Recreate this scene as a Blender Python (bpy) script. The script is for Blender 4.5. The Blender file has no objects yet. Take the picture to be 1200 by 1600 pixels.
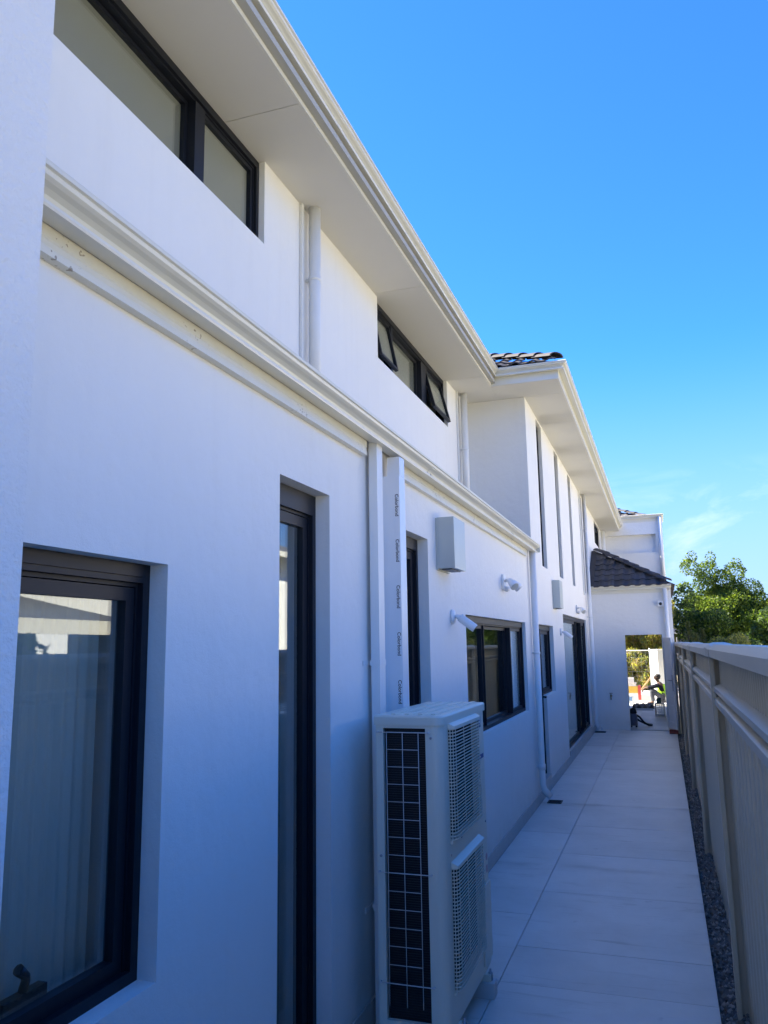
import bpy, bmesh, math, random
from mathutils import Vector, Matrix

random.seed(7)
S = bpy.context.scene
COL = S.collection

# ------------------------------------------------------------------ camera
cam_data = bpy.data.cameras.new("camera")
cam = bpy.data.objects.new("camera", cam_data)
COL.objects.link(cam)
yaw, pitch, roll = math.radians(18.867), math.radians(9.521), math.radians(-0.906)
fwd = Vector((-math.sin(yaw) * math.cos(pitch), math.cos(yaw) * math.cos(pitch), math.sin(pitch)))
rt0 = Vector((math.cos(yaw), math.sin(yaw), 0))
up0 = rt0.cross(fwd)
rt = rt0 * math.cos(roll) + up0 * math.sin(roll)
up = -rt0 * math.sin(roll) + up0 * math.cos(roll)
m = Matrix((rt, up, -fwd)).transposed().to_4x4()
m.translation = (1.38, 0, 1.70)
cam.matrix_world = m
cam_data.sensor_width = 36
cam_data.lens = 36 * 1250 / 1600
cam_data.clip_start = 0.05
cam_data.clip_end = 1500
S.camera = cam

# ------------------------------------------------------------------ sky, sun, exposure
SUN = Vector((-1.0, 0.04, 1.05)).normalized()
sun_el = math.asin(SUN.z)
sun_az = math.atan2(SUN.x, SUN.y)
W = bpy.data.worlds.new("World")
S.world = W
W.use_nodes = True
wn, wl = W.node_tree.nodes, W.node_tree.links
wn.clear()
w_out = wn.new("ShaderNodeOutputWorld")
w_bg = wn.new("ShaderNodeBackground")
w_bg.inputs["Strength"].default_value = 0.05
sky = wn.new("ShaderNodeTexSky")
sky.sky_type = 'NISHITA'
sky.sun_disc = False
sky.sun_elevation = sun_el
sky.sun_rotation = sun_az
sky.air_density = 0.8
sky.dust_density = 0.0
sky.ozone_density = 3.0
tc = wn.new("ShaderNodeTexCoord")
mp = wn.new("ShaderNodeMapping")
mp.inputs["Scale"].default_value = (3.4, 3.4, 9.0)
mp.inputs["Location"].default_value = (4.3, 1.2, 0.4)
nz = wn.new("ShaderNodeTexNoise")
nz.inputs["Scale"].default_value = 2.6
nz.inputs["Detail"].default_value = 9
nz.inputs["Roughness"].default_value = 0.62
nz.inputs["Distortion"].default_value = 0.5
ramp = wn.new("ShaderNodeValToRGB")
ramp.color_ramp.elements[0].position = 0.50
ramp.color_ramp.elements[0].color = (0, 0, 0, 1)
ramp.color_ramp.elements[1].position = 0.78
ramp.color_ramp.elements[1].color = (1, 1, 1, 1)
sep = wn.new("ShaderNodeSeparateXYZ")
band = wn.new("ShaderNodeMapRange")
band.inputs[1].default_value = 0.05
band.inputs[2].default_value = 0.21
band.inputs[3].default_value = 0.85
band.inputs[4].default_value = 0.0
mul = wn.new("ShaderNodeMath"); mul.operation = 'MULTIPLY'
mix = wn.new("ShaderNodeMixRGB")
mix.inputs[2].default_value = (9.0, 9.4, 10.0, 1)
wl.new(tc.outputs["Generated"], mp.inputs["Vector"])
wl.new(mp.outputs[0], nz.inputs["Vector"])
wl.new(nz.outputs["Fac"], ramp.inputs[0])
wl.new(tc.outputs["Generated"], sep.inputs[0])
wl.new(sep.outputs["Z"], band.inputs[0])
wl.new(ramp.outputs[0], mul.inputs[0])
wl.new(band.outputs[0], mul.inputs[1])
wl.new(mul.outputs[0], mix.inputs[0])
tint = wn.new("ShaderNodeMixRGB"); tint.blend_type = 'MULTIPLY'   # clear dry air: deeper, more saturated blue over the whole dome
tint.inputs[0].default_value = 1.0
tint.inputs[2].default_value = (0.38, 0.99, 1.88, 1)
wl.new(sky.outputs[0], tint.inputs[1])
wl.new(tint.outputs[0], mix.inputs[1])
veil = wn.new("ShaderNodeMapRange"); veil.interpolation_type = 'SMOOTHSTEP'
veil.inputs[1].default_value = 0.0; veil.inputs[2].default_value = 0.36
veil.inputs[3].default_value = 0.85; veil.inputs[4].default_value = 0.0
vmix = wn.new("ShaderNodeMixRGB")
vmix.inputs[2].default_value = (2.2, 2.75, 3.8, 1)
wl.new(sep.outputs["Z"], veil.inputs[0])
wl.new(veil.outputs[0], vmix.inputs[0])
wl.new(mix.outputs[0], vmix.inputs[1])
wl.new(vmix.outputs[0], w_bg.inputs["Color"])
wl.new(w_bg.outputs[0], w_out.inputs["Surface"])

sun_data = bpy.data.lights.new("sun", 'SUN')
sun_data.energy = 4.2
sun_data.angle = math.radians(0.53)
sun_data.color = (1.0, 0.90, 0.74)
sun = bpy.data.objects.new("sun", sun_data)
sun.rotation_euler = SUN.to_track_quat('Z', 'Y').to_euler()
COL.objects.link(sun)

S.view_settings.view_transform = 'Standard'
S.view_settings.look = 'None'
S.view_settings.exposure = 2.42
S.view_settings.gamma = 1
S.view_settings.use_curve_mapping = False

# ------------------------------------------------------------------ helpers
class MB:
    """collects shapes into one bmesh, then links ONE mesh object"""
    def __init__(s):
        s.bm = bmesh.new(); s.mi = 0
    def face(s, pts, smooth=False):
        f = s.bm.faces.new([s.bm.verts.new(p) for p in pts])
        f.material_index = s.mi; f.smooth = smooth
        return f
    def box(s, x0, x1, y0, y1, z0, z1):
        v = [s.bm.verts.new(p) for p in ((x0,y0,z0),(x1,y0,z0),(x1,y1,z0),(x0,y1,z0),(x0,y0,z1),(x1,y0,z1),(x1,y1,z1),(x0,y1,z1))]
        for i in ((3,2,1,0),(4,5,6,7),(0,1,5,4),(1,2,6,5),(2,3,7,6),(3,0,4,7)):
            s.bm.faces.new([v[k] for k in i]).material_index = s.mi
        return s
    def obox(s, M, x0, x1, y0, y1, z0, z1):
        n = len(s.bm.verts)
        s.box(x0, x1, y0, y1, z0, z1)
        s.bm.verts.ensure_lookup_table()
        for v in s.bm.verts[n:]:
            v.co = M @ v.co
        return s
    def loft(s, rings, closed=True, caps=True, smooth=False):
        R = [[s.bm.verts.new(p) for p in r] for r in rings]
        n = len(R[0])
        for a, b in zip(R[:-1], R[1:]):
            for i in range(n if closed else n - 1):
                j = (i + 1) % n
                f = s.bm.faces.new((a[i], a[j], b[j], b[i])); f.material_index = s.mi; f.smooth = smooth
        if caps and closed:
            s.bm.faces.new(R[0][::-1]).material_index = s.mi
            s.bm.faces.new(R[-1]).material_index = s.mi
        return s
    def tube(s, pts, r, seg=10, smooth=True, caps=True):
        pts = [Vector(p) for p in pts]
        rs = r if isinstance(r, (list, tuple)) else [r] * len(pts)
        rings = []
        ref = None
        for i, p in enumerate(pts):
            if i == 0: t = pts[1] - p
            elif i == len(pts) - 1: t = p - pts[i - 1]
            else: t = (pts[i + 1] - p).normalized() + (p - pts[i - 1]).normalized()
            t.normalize()
            if ref is None:
                ref = Vector((0, 0, 1)) if abs(t.z) < .9 else Vector((1, 0, 0))
            a = t.cross(ref).normalized(); b = t.cross(a).normalized(); ref = -b if False else ref
            rings.append([p + (a * math.cos(2*math.pi*k/seg) + b * math.sin(2*math.pi*k/seg)) * rs[i] for k in range(seg)])
        s.loft(rings, True, caps, smooth)
        return s
    def lathe(s, c, prof, seg=16, axis='Z', smooth=True):
        rings = []
        for r, h in prof:
            ring = []
            for k in range(seg):
                a = 2*math.pi*k/seg
                if axis == 'Z': ring.append((c[0]+r*math.cos(a), c[1]+r*math.sin(a), c[2]+h))
                elif axis == 'X': ring.append((c[0]+h, c[1]+r*math.cos(a), c[2]+r*math.sin(a)))
                else: ring.append((c[0]+r*math.cos(a), c[1]+h, c[2]+r*math.sin(a)))
            rings.append(ring)
        return s.loft(rings, True, True, smooth)
    def mesh(s, name, mats, bevel=0.0, seg=1, recalc=True):
        if bevel:
            es = [e for e in s.bm.edges if len(e.link_faces) == 2 and e.calc_face_angle(0) > 0.6]
            bmesh.ops.bevel(s.bm, geom=es, offset=bevel, segments=seg, affect='EDGES', clamp_overlap=True)
        if recalc: bmesh.ops.recalc_face_normals(s.bm, faces=s.bm.faces)
        me = bpy.data.meshes.new(name)
        s.bm.to_mesh(me); s.bm.free()
        for mt in (mats if isinstance(mats, (list, tuple)) else [mats]): me.materials.append(mt)
        return me
    def build(s, name, mats, parent=None, bevel=0.0, seg=1, recalc=True):
        return link(name, s.mesh(name, mats, bevel, seg, recalc), parent)

def link(name, data, parent=None, mw=None):
    o = bpy.data.objects.new(name, data)
    COL.objects.link(o)
    if parent is not None:
        o.parent = parent
        o.matrix_parent_inverse = world_of(parent).inverted()
    if mw is not None:
        o.matrix_basis = mw
    return o

_W = {}
def world_of(o):
    return _W.get(o.name, Matrix.Identity(4))

def tag(o, label=None, cat=None, group=None, kind=None):
    if label: o["label"] = label
    if cat: o["category"] = cat
    if group: o["group"] = group
    if kind: o["kind"] = kind
    return o

def thing(name, loc, label, cat, group=None, rot=None):
    o = bpy.data.objects.new(name, None)
    COL.objects.link(o)
    M = Matrix.Translation(loc)
    if rot is not None: M = M @ rot
    o.matrix_world = M
    o.empty_display_size = 0.1
    _W[o.name] = M.copy()
    return tag(o, label, cat, group)

def mat(name, base, rough=0.6, spec=0.5, metal=0.0, noise=None, bump=None, var=0.0, coat=0.0):
    """noise=(scale, amount, darker colour) mottles the colour; bump=(scale, strength, distance)"""
    m = bpy.data.materials.new(name)
    m.use_nodes = True
    N, L = m.node_tree.nodes, m.node_tree.links
    b = N["Principled BSDF"]
    b.inputs["Base Color"].default_value = (*base, 1)
    b.inputs["Roughness"].default_value = rough
    b.inputs["Metallic"].default_value = metal
    b.inputs["Specular IOR Level"].default_value = spec
    b.inputs["Coat Weight"].default_value = coat
    src = None
    tcn = N.new("ShaderNodeTexCoord")
    if noise:
        n = N.new("ShaderNodeTexNoise"); n.inputs["Scale"].default_value = noise[0]
        n.inputs["Detail"].default_value = 7; n.inputs["Roughness"].default_value = 0.65
        L.new(tcn.outputs["Object"], n.inputs["Vector"])
        r = N.new("ShaderNodeMapRange")
        r.inputs[1].default_value = 0.35; r.inputs[2].default_value = 0.7
        r.inputs[3].default_value = 0.0; r.inputs[4].default_value = noise[1]
        L.new(n.outputs["Fac"], r.inputs[0])
        x = N.new("ShaderNodeMixRGB")
        x.inputs[1].default_value = (*base, 1); x.inputs[2].default_value = (*noise[2], 1)
        L.new(r.outputs[0], x.inputs[0])
        src = x.outputs[0]
    if var:
        oi = N.new("ShaderNodeObjectInfo")
        hs = N.new("ShaderNodeHueSaturation")
        r = N.new("ShaderNodeMapRange")
        r.inputs[3].default_value = 1 - var; r.inputs[4].default_value = 1 + var
        L.new(oi.outputs["Random"], r.inputs[0]); L.new(r.outputs[0], hs.inputs["Value"])
        if src: L.new(src, hs.inputs["Color"])
        else: hs.inputs["Color"].default_value = (*base, 1)
        src = hs.outputs[0]
    if src: L.new(src, b.inputs["Base Color"])
    if bump:
        n2 = N.new("ShaderNodeTexNoise"); n2.inputs["Scale"].default_value = bump[0]
        n2.inputs["Detail"].default_value = 6; n2.inputs["Roughness"].default_value = 0.6
        L.new(tcn.outputs["Object"], n2.inputs["Vector"])
        bp = N.new("ShaderNodeBump"); bp.inputs["Strength"].default_value = bump[1]
        bp.inputs["Distance"].default_value = bump[2]
        L.new(n2.outputs["Fac"], bp.inputs["Height"])
        L.new(bp.outputs[0], b.inputs["Normal"])
    return m

def glass_mat(name, tint, ior):
    m = bpy.data.materials.new(name)
    m.use_nodes = True
    N, L = m.node_tree.nodes, m.node_tree.links
    N.clear()
    o = N.new("ShaderNodeOutputMaterial")
    t = N.new("ShaderNodeBsdfTransparent"); t.inputs[0].default_value = (*tint, 1)
    g = N.new("ShaderNodeBsdfGlossy"); g.inputs["Roughness"].default_value = 0.006
    g.inputs["Color"].default_value = (0.93, 0.97, 0.97, 1)
    f = N.new("ShaderNodeFresnel")
    geo = N.new("ShaderNodeNewGeometry")      # a pane is thin: both of its faces reflect alike
    sw_ = N.new("ShaderNodeMapRange"); sw_.inputs[3].default_value = ior; sw_.inputs[4].default_value = 1 / ior
    L.new(geo.outputs["Backfacing"], sw_.inputs[0]); L.new(sw_.outputs[0], f.inputs["IOR"])
    tcn = N.new("ShaderNodeTexCoord")
    n = N.new("ShaderNodeTexNoise"); n.inputs["Scale"].default_value = 1.6
    L.new(tcn.outputs["Object"], n.inputs["Vector"])
    bp = N.new("ShaderNodeBump"); bp.inputs["Strength"].default_value = 0.06; bp.inputs["Distance"].default_value = 0.01
    L.new(n.outputs["Fac"], bp.inputs["Height"]); L.new(bp.outputs[0], g.inputs["Normal"])
    x = N.new("ShaderNodeMixShader")
    L.new(f.outputs[0], x.inputs[0]); L.new(t.outputs[0], x.inputs[1]); L.new(g.outputs[0], x.inputs[2])
    L.new(x.outputs[0], o.inputs[0])
    return m

def leaf_mat(name, base, trans=0.35):
    m = mat(name, base, 0.5, 0.3)
    N, L = m.node_tree.nodes, m.node_tree.links
    b = N["Principled BSDF"]
    t = N.new("ShaderNodeBsdfTranslucent")
    t.inputs[0].default_value = (min(1, base[0]*1.5), min(1, base[1]*1.6), base[2]*0.8, 1)
    x = N.new("ShaderNodeMixShader"); x.inputs[0].default_value = trans
    L.new(b.outputs[0], x.inputs[1]); L.new(t.outputs[0], x.inputs[2])
    L.new(x.outputs[0], N["Material Output"].inputs[0])
    return m

# ------------------------------------------------------------------ materials
M_wall = mat("white_render", (0.80, 0.79, 0.755), 0.75, 0.25, noise=(1.1, 0.55, (0.755, 0.74, 0.70)), bump=(190, 0.22, 0.006))
def add_wear(m, drip=0.035):
    N, L = m.node_tree.nodes, m.node_tree.links
    b = N["Principled BSDF"]
    g = N.new("ShaderNodeNewGeometry")
    old = b.inputs["Base Color"].links[0].from_socket
    mp = N.new("ShaderNodeMapping"); mp.inputs["Scale"].default_value = (5.0, 5.0, 0.35)
    n = N.new("ShaderNodeTexNoise"); n.inputs["Scale"].default_value = 1.7; n.inputs["Detail"].default_value = 5; n.inputs["Roughness"].default_value = 0.6
    L.new(g.outputs["Position"], mp.inputs[0]); L.new(mp.outputs[0], n.inputs["Vector"])
    r = N.new("ShaderNodeMapRange"); r.inputs[1].default_value = 0.52; r.inputs[2].default_value = 0.78; r.inputs[3].default_value = 0; r.inputs[4].default_value = drip * 4
    L.new(n.outputs["Fac"], r.inputs[0])
    x = N.new("ShaderNodeMixRGB"); x.blend_type = 'MULTIPLY'; x.inputs[2].default_value = (0.80, 0.775, 0.72, 1)
    L.new(r.outputs[0], x.inputs[0]); L.new(old, x.inputs[1])
    # splash dirt close to the paving
    sp = N.new("ShaderNodeSeparateXYZ"); L.new(g.outputs["Position"], sp.inputs[0])
    h = N.new("ShaderNodeMapRange"); h.inputs[1].default_value = 0.10; h.inputs[2].default_value = 0.42; h.inputs[3].default_value = 0.5; h.inputs[4].default_value = 0.0
    L.new(sp.outputs["Z"], h.inputs[0])
    n3 = N.new("ShaderNodeTexNoise"); n3.inputs["Scale"].default_value = 6.0; n3.inputs["Detail"].default_value = 8
    L.new(g.outputs["Position"], n3.inputs["Vector"])
    mu = N.new("ShaderNodeMath"); mu.operation = 'MULTIPLY'; L.new(h.outputs[0], mu.inputs[0]); L.new(n3.outputs["Fac"], mu.inputs[1])
    x2 = N.new("ShaderNodeMixRGB"); x2.blend_type = 'MULTIPLY'; x2.inputs[2].default_value = (0.66, 0.61, 0.52, 1)
    L.new(mu.outputs[0], x2.inputs[0]); L.new(x.outputs[0], x2.inputs[1])
    L.new(x2.outputs[0], b.inputs["Base Color"])
    # slow trowel waves under the fine grain
    n2 = N.new("ShaderNodeTexNoise"); n2.inputs["Scale"].default_value = 14; n2.inputs["Detail"].default_value = 4
    L.new(g.outputs["Position"], n2.inputs["Vector"])
    bp2 = N.new("ShaderNodeBump"); bp2.inputs["Strength"].default_value = 0.35; bp2.inputs["Distance"].default_value = 0.012
    L.new(n2.outputs["Fac"], bp2.inputs["Height"])
    fine = b.inputs["Normal"].links[0].from_node
    L.new(bp2.outputs[0], fine.inputs["Normal"])
add_wear(M_wall)
M_wall_rough = mat("coarse_white_render", (0.80, 0.79, 0.76), 0.8, 0.2, noise=(2.0, 0.5, (0.75, 0.745, 0.73)), bump=(75, 0.55, 0.012))
add_wear(M_wall_rough)
M_soffit = mat("soffit_paint", (0.68, 0.665, 0.62), 0.8, 0.2, noise=(2, 0.35, (0.64, 0.625, 0.58)))
M_trim = mat("cream_metal_trim", (0.72, 0.70, 0.61), 0.30, 0.5, noise=(6, 0.4, (0.67, 0.645, 0.54)))
M_chip = mat("chipped_cream_trim", (0.72, 0.70, 0.61), 0.32, 0.5, noise=(6, 0.4, (0.67, 0.645, 0.54)))
def add_chips(m):
    N, L = m.node_tree.nodes, m.node_tree.links
    b = N["Principled BSDF"]; old = b.inputs["Base Color"].links[0].from_socket
    g = N.new("ShaderNodeNewGeometry")
    n = N.new("ShaderNodeTexNoise"); n.inputs["Scale"].default_value = 55; n.inputs["Detail"].default_value = 3
    n2 = N.new("ShaderNodeTexNoise"); n2.inputs["Scale"].default_value = 2.3; n2.inputs["Detail"].default_value = 2
    L.new(g.outputs["Position"], n.inputs["Vector"]); L.new(g.outputs["Position"], n2.inputs["Vector"])
    r = N.new("ShaderNodeMapRange"); r.inputs[1].default_value = .62; r.inputs[2].default_value = .66
    r2 = N.new("ShaderNodeMapRange"); r2.inputs[1].default_value = .56; r2.inputs[2].default_value = .60
    L.new(n.outputs["Fac"], r.inputs[0]); L.new(n2.outputs["Fac"], r2.inputs[0])
    mu = N.new("ShaderNodeMath"); mu.operation = 'MULTIPLY'
    L.new(r.outputs[0], mu.inputs[0]); L.new(r2.outputs[0], mu.inputs[1])
    x = N.new("ShaderNodeMixRGB"); x.inputs[2].default_value = (.33, .29, .22, 1)
    L.new(mu.outputs[0], x.inputs[0]); L.new(old, x.inputs[1]); L.new(x.outputs[0], b.inputs["Base Color"])
add_chips(M_chip)
M_pipe = mat("white_pipe_paint", (0.76, 0.76, 0.74), 0.4, 0.45, noise=(8, 0.4, (0.70, 0.70, 0.66)))
M_duct = mat("white_metal_duct", (0.78, 0.79, 0.80), 0.22, 0.6)
M_frame = mat("dark_window_frame", (0.010, 0.012, 0.018), 0.45, 0.3)
M_glass = glass_mat("window_glass", (0.90, 0.93, 0.93), 1.75)
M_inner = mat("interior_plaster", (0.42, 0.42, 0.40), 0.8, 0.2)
M_backing = mat("pale_added_backing", (0.74, 0.73, 0.68), 0.9, 0.1)  # lightens panes in place of what they reflect
M_backing_dim = mat("taupe_added_backing", (0.36, 0.325, 0.26), 0.9, 0.1)  # colour stands in for the soffit mirrored in the high panes
M_skirt = mat("skirting_tile", (0.50, 0.49, 0.46), 0.5, 0.4, noise=(5, 0.6, (0.42, 0.41, 0.38)))
M_box = mat("silver_grey_metal", (0.46, 0.49, 0.47), 0.4, 0.5, 0.3)
M_white_plastic = mat("white_plastic", (0.78, 0.78, 0.77), 0.35, 0.5)
M_black = mat("black_plastic", (0.012, 0.012, 0.014), 0.4, 0.5)
M_ac = mat("ivory_enamel", (0.70, 0.665, 0.55), 0.38, 0.5, noise=(3, 0.3, (0.66, 0.62, 0.51)))
M_coil = mat("dark_coil_fins", (0.012, 0.013, 0.016), 0.5, 0.4)
M_wire = mat("white_coated_wire", (0.58, 0.57, 0.56), 0.4, 0.4)
M_fence = mat("fence_steel_paint", (0.56, 0.485, 0.355), 0.42, 0.45, noise=(3, 0.6, (0.46, 0.395, 0.29)))
M_fence_rail = mat("fence_rail_paint", (0.47, 0.42, 0.33), 0.36, 0.45, noise=(5, 0.5, (0.41, 0.365, 0.285)))
M_tile_roof = mat("charcoal_roof_tile", (0.055, 0.053, 0.056), 0.75, 0.3, noise=(7, 0.8, (0.085, 0.08, 0.082)), bump=(60, 0.3, 0.01), var=0.22)
M_metal = mat("galvanised_metal", (0.35, 0.36, 0.38), 0.4, 0.5, 0.7)
M_rust = mat("dark_cast_iron", (0.035, 0.033, 0.032), 0.6, 0.4)

def paving_mat():
    m = mat("porcelain_paving", (0.67, 0.65, 0.595), 0.45, 0.45, noise=(1.6, 0.9, (0.54, 0.525, 0.475)), bump=(30, 0.08, 0.004), var=0.07)
    N, L = m.node_tree.nodes, m.node_tree.links
    b = N["Principled BSDF"]
    old = b.inputs["Base Color"].links[0].from_socket
    g = N.new("ShaderNodeNewGeometry")
    # drag marks and water stains across the path
    mp = N.new("ShaderNodeMapping"); mp.inputs["Scale"].default_value = (0.9, 7.0, 1)
    n = N.new("ShaderNodeTexNoise"); n.inputs["Scale"].default_value = 2.2; n.inputs["Detail"].default_value = 8
    n.inputs["Roughness"].default_value = 0.7; n.inputs["Distortion"].default_value = 0.8
    L.new(g.outputs["Position"], mp.inputs[0]); L.new(mp.outputs[0], n.inputs["Vector"])
    r = N.new("ShaderNodeMapRange"); r.inputs[1].default_value = 0.56; r.inputs[2].default_value = 0.74
    r.inputs[3].default_value = 0; r.inputs[4].default_value = 0.9
    L.new(n.outputs["Fac"], r.inputs[0])
    x = N.new("ShaderNodeMixRGB"); x.blend_type = 'MULTIPLY'; x.inputs[2].default_value = (0.72, 0.70, 0.66, 1)
    L.new(r.outputs[0], x.inputs[0]); L.new(old, x.inputs[1])
    # dirt lines left across the path where water stood
    sy = N.new("ShaderNodeSeparateXYZ"); L.new(g.outputs["Position"], sy.inputs[0])
    wob = N.new("ShaderNodeTexNoise"); wob.inputs["Scale"].default_value = 2.4; wob.inputs["Detail"].default_value = 6
    L.new(g.outputs["Position"], wob.inputs["Vector"])
    ad = N.new("ShaderNodeMath"); ad.operation = 'MULTIPLY_ADD'; ad.inputs[1].default_value = 0.16
    L.new(wob.outputs["Fac"], ad.inputs[0]); L.new(sy.outputs["Y"], ad.inputs[2])
    mr = N.new("ShaderNodeMapRange"); mr.inputs[1].default_value = 0; mr.inputs[2].default_value = 20
    L.new(ad.outputs[0], mr.inputs[0])
    rp = N.new("ShaderNodeValToRGB"); el = rp.color_ramp.elements
    el[0].position = 0; el[0].color = (0, 0, 0, 1); el[1].position = 1; el[1].color = (0, 0, 0, 1)
    for yy in (6.65, 9.13, 11.73, 14.26, 16.5):
        for d, v_ in ((-.11, 0), (-.02, .75), (.025, .9), (.07, 0)):
            e = el.new((yy + .08 + d) / 20); e.color = (v_, v_, v_, 1)
    L.new(mr.outputs[0], rp.inputs[0])
    dm = N.new("ShaderNodeMath"); dm.operation = 'MULTIPLY'
    dr = N.new("ShaderNodeMapRange"); dr.inputs[1].default_value = .38; dr.inputs[2].default_value = .62; dr.inputs[3].default_value = 0; dr.inputs[4].default_value = .75
    wob2 = N.new("ShaderNodeTexNoise"); wob2.inputs["Scale"].default_value = 3.1; wob2.inputs["Detail"].default_value = 8
    L.new(g.outputs["Position"], wob2.inputs["Vector"]); L.new(wob2.outputs["Fac"], dr.inputs[0])
    L.new(rp.outputs[0], dm.inputs[0]); L.new(dr.outputs[0], dm.inputs[1])
    x0 = N.new("ShaderNodeMixRGB"); x0.blend_type = 'MULTIPLY'; x0.inputs[2].default_value = (0.58, 0.55, 0.50, 1)
    L.new(dm.outputs[0], x0.inputs[0]); L.new(x.outputs[0], x0.inputs[1]); x = x0
    # small scuffs
    v = N.new("ShaderNodeTexNoise"); v.inputs["Scale"].default_value = 9; v.inputs["Detail"].default_value = 3
    L.new(g.outputs["Position"], v.inputs["Vector"])
    r2 = N.new("ShaderNodeMapRange"); r2.inputs[1].default_value = 0.70; r2.inputs[2].default_value = 0.78
    r2.inputs[3].default_value = 0; r2.inputs[4].default_value = 0.45
    L.new(v.outputs["Fac"], r2.inputs[0])
    x2 = N.new("ShaderNodeMixRGB"); x2.blend_type = 'MULTIPLY'; x2.inputs[2].default_value = (0.55, 0.53, 0.5, 1)
    L.new(r2.outputs[0], x2.inputs[0]); L.new(x.outputs[0], x2.inputs[1])
    L.new(x2.outputs[0], b.inputs["Base Color"])
    return m
M_paving = paving_mat()
M_grout = mat("grout", (0.38, 0.37, 0.345), 0.9, 0.2)
M_ground = mat("sandy_ground", (0.44, 0.385, 0.235), 0.9, 0.2, noise=(0.6, 0.8, (0.31, 0.30, 0.15)), bump=(12, 0.3, 0.03))
M_conc = mat("pale_concrete", (0.55, 0.54, 0.51), 0.8, 0.25, noise=(1.2, 0.6, (0.46, 0.45, 0.42)))

# ================================================================== THE SETTING
gr = MB().box(-120, 160, -60, 260, -0.6, -0.14).build("ground", M_ground)
tag(gr, kind="structure")
fc = MB().box(-8, 1.9, 23.3, 34, -0.14, -0.004).build("forecourt", M_conc)
tag(fc, kind="structure")
bed = MB().box(-0.02, 1.512, 0.0, 23.3, -0.139, -0.012).box(-0.4, 1.512, -3.5, 0.0, -0.139, -0.012).build("paving", M_grout)
tag(bed, kind="structure")

def paving_tiles():
    cache = {}
    def tile(x0, x1, y0, y1):
        g = 0.0045
        w, l = round(x1 - x0 - g, 4), round(y1 - y0 - g, 4)
        if (w, l) not in cache:
            cache[(w, l)] = MB().box(-w/2, w/2, -l/2, l/2, -0.012, 0).mesh("tile", M_paving, 0.0015)
        o = link("tile", cache[(w, l)], bed)
        o.location = ((x0 + x1) / 2, (y0 + y1) / 2, random.uniform(-.0006, .0006))
    P = 1.055
    yr = [-3.4] + [4.895 + P * k for k in range(-7, 19)]
    yr = [y for y in yr if y > -3.5]
    yr = sorted(set([-3.4, -2.49, -1.435, -0.38, 0.675, 1.73, 2.785, 3.3, 4.378, 4.895, 5.967, 7.04, 8.09, 9.13, 10.3, 11.73, 12.9, 14.26, 15.5, 16.83]))
    for a, b in zip(yr[:-1], yr[1:]):
        tile(0.468, 1.512, a, b)
    yl = [-3.4, -2.3, -1.2, -0.1, 1.0, 2.1, 3.2, 4.378, 5.45, 6.647, 7.75, 8.85, 9.95, 11.05, 11.73, 12.8, 14.26, 15.4, 16.83]
    for a, b in zip(yl[:-1], yl[1:]):
        tile(0.012, 0.468, a, b)
    for a, b in zip([16.83, 17.9, 18.95, 20.0, 21.1, 22.2], [17.9, 18.95, 20.0, 21.1, 22.2, 23.28]):
        tile(0.012, 0.76, a, b); tile(0.76, 1.5, a, b)
paving_tiles()

gs = MB()
for i in range(5200):
    y = 1.5 + 15.2 * random.random() ** 1.6
    x = random.uniform(1.518, 1.66)
    r = random.uniform(0.006, 0.015)
    z = -0.045 + random.uniform(-.01, .012)
    ax = [r * random.uniform(.7, 1.3) for _ in range(3)]
    a = random.random() * 6.28
    pts = []
    for (dx, dy, dz) in ((1,0,0),(0,1,0),(-1,0,0),(0,-1,0),(0,0,1),(0,0,-1)):
        px, py = dx*ax[0], dy*ax[1]
        pts.append(gs.bm.verts.new((x + px*math.cos(a) - py*math.sin(a), y + px*math.sin(a) + py*math.cos(a), z + dz*ax[2])))
    k = random.choice((0, 0, 1, 2))
    for f in ((0,1,4),(1,2,4),(2,3,4),(3,0,4),(1,0,5),(2,1,5),(3,2,5),(0,3,5)):
        gs.bm.faces.new([pts[q] for q in f]).material_index = k
gs.mi = 3
gs.box(1.5125, 1.70, -3.4, 16.8, -0.139, -0.05)
gravel = gs.build("gravel", [mat("grey_pebble", (0.17, 0.17, 0.168), 0.8), mat("pale_pebble", (0.30, 0.295, 0.28), 0.8), mat("brown_pebble", (0.13, 0.11, 0.09), 0.8), mat("gravel_dust", (0.12, 0.115, 0.11), 0.9)])
tag(gravel, kind="stuff")

# ================================================================== THE HOUSE
house = thing("house", (0, 0, 0), "long white rendered two-storey house filling the left of the view", "house")

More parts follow.
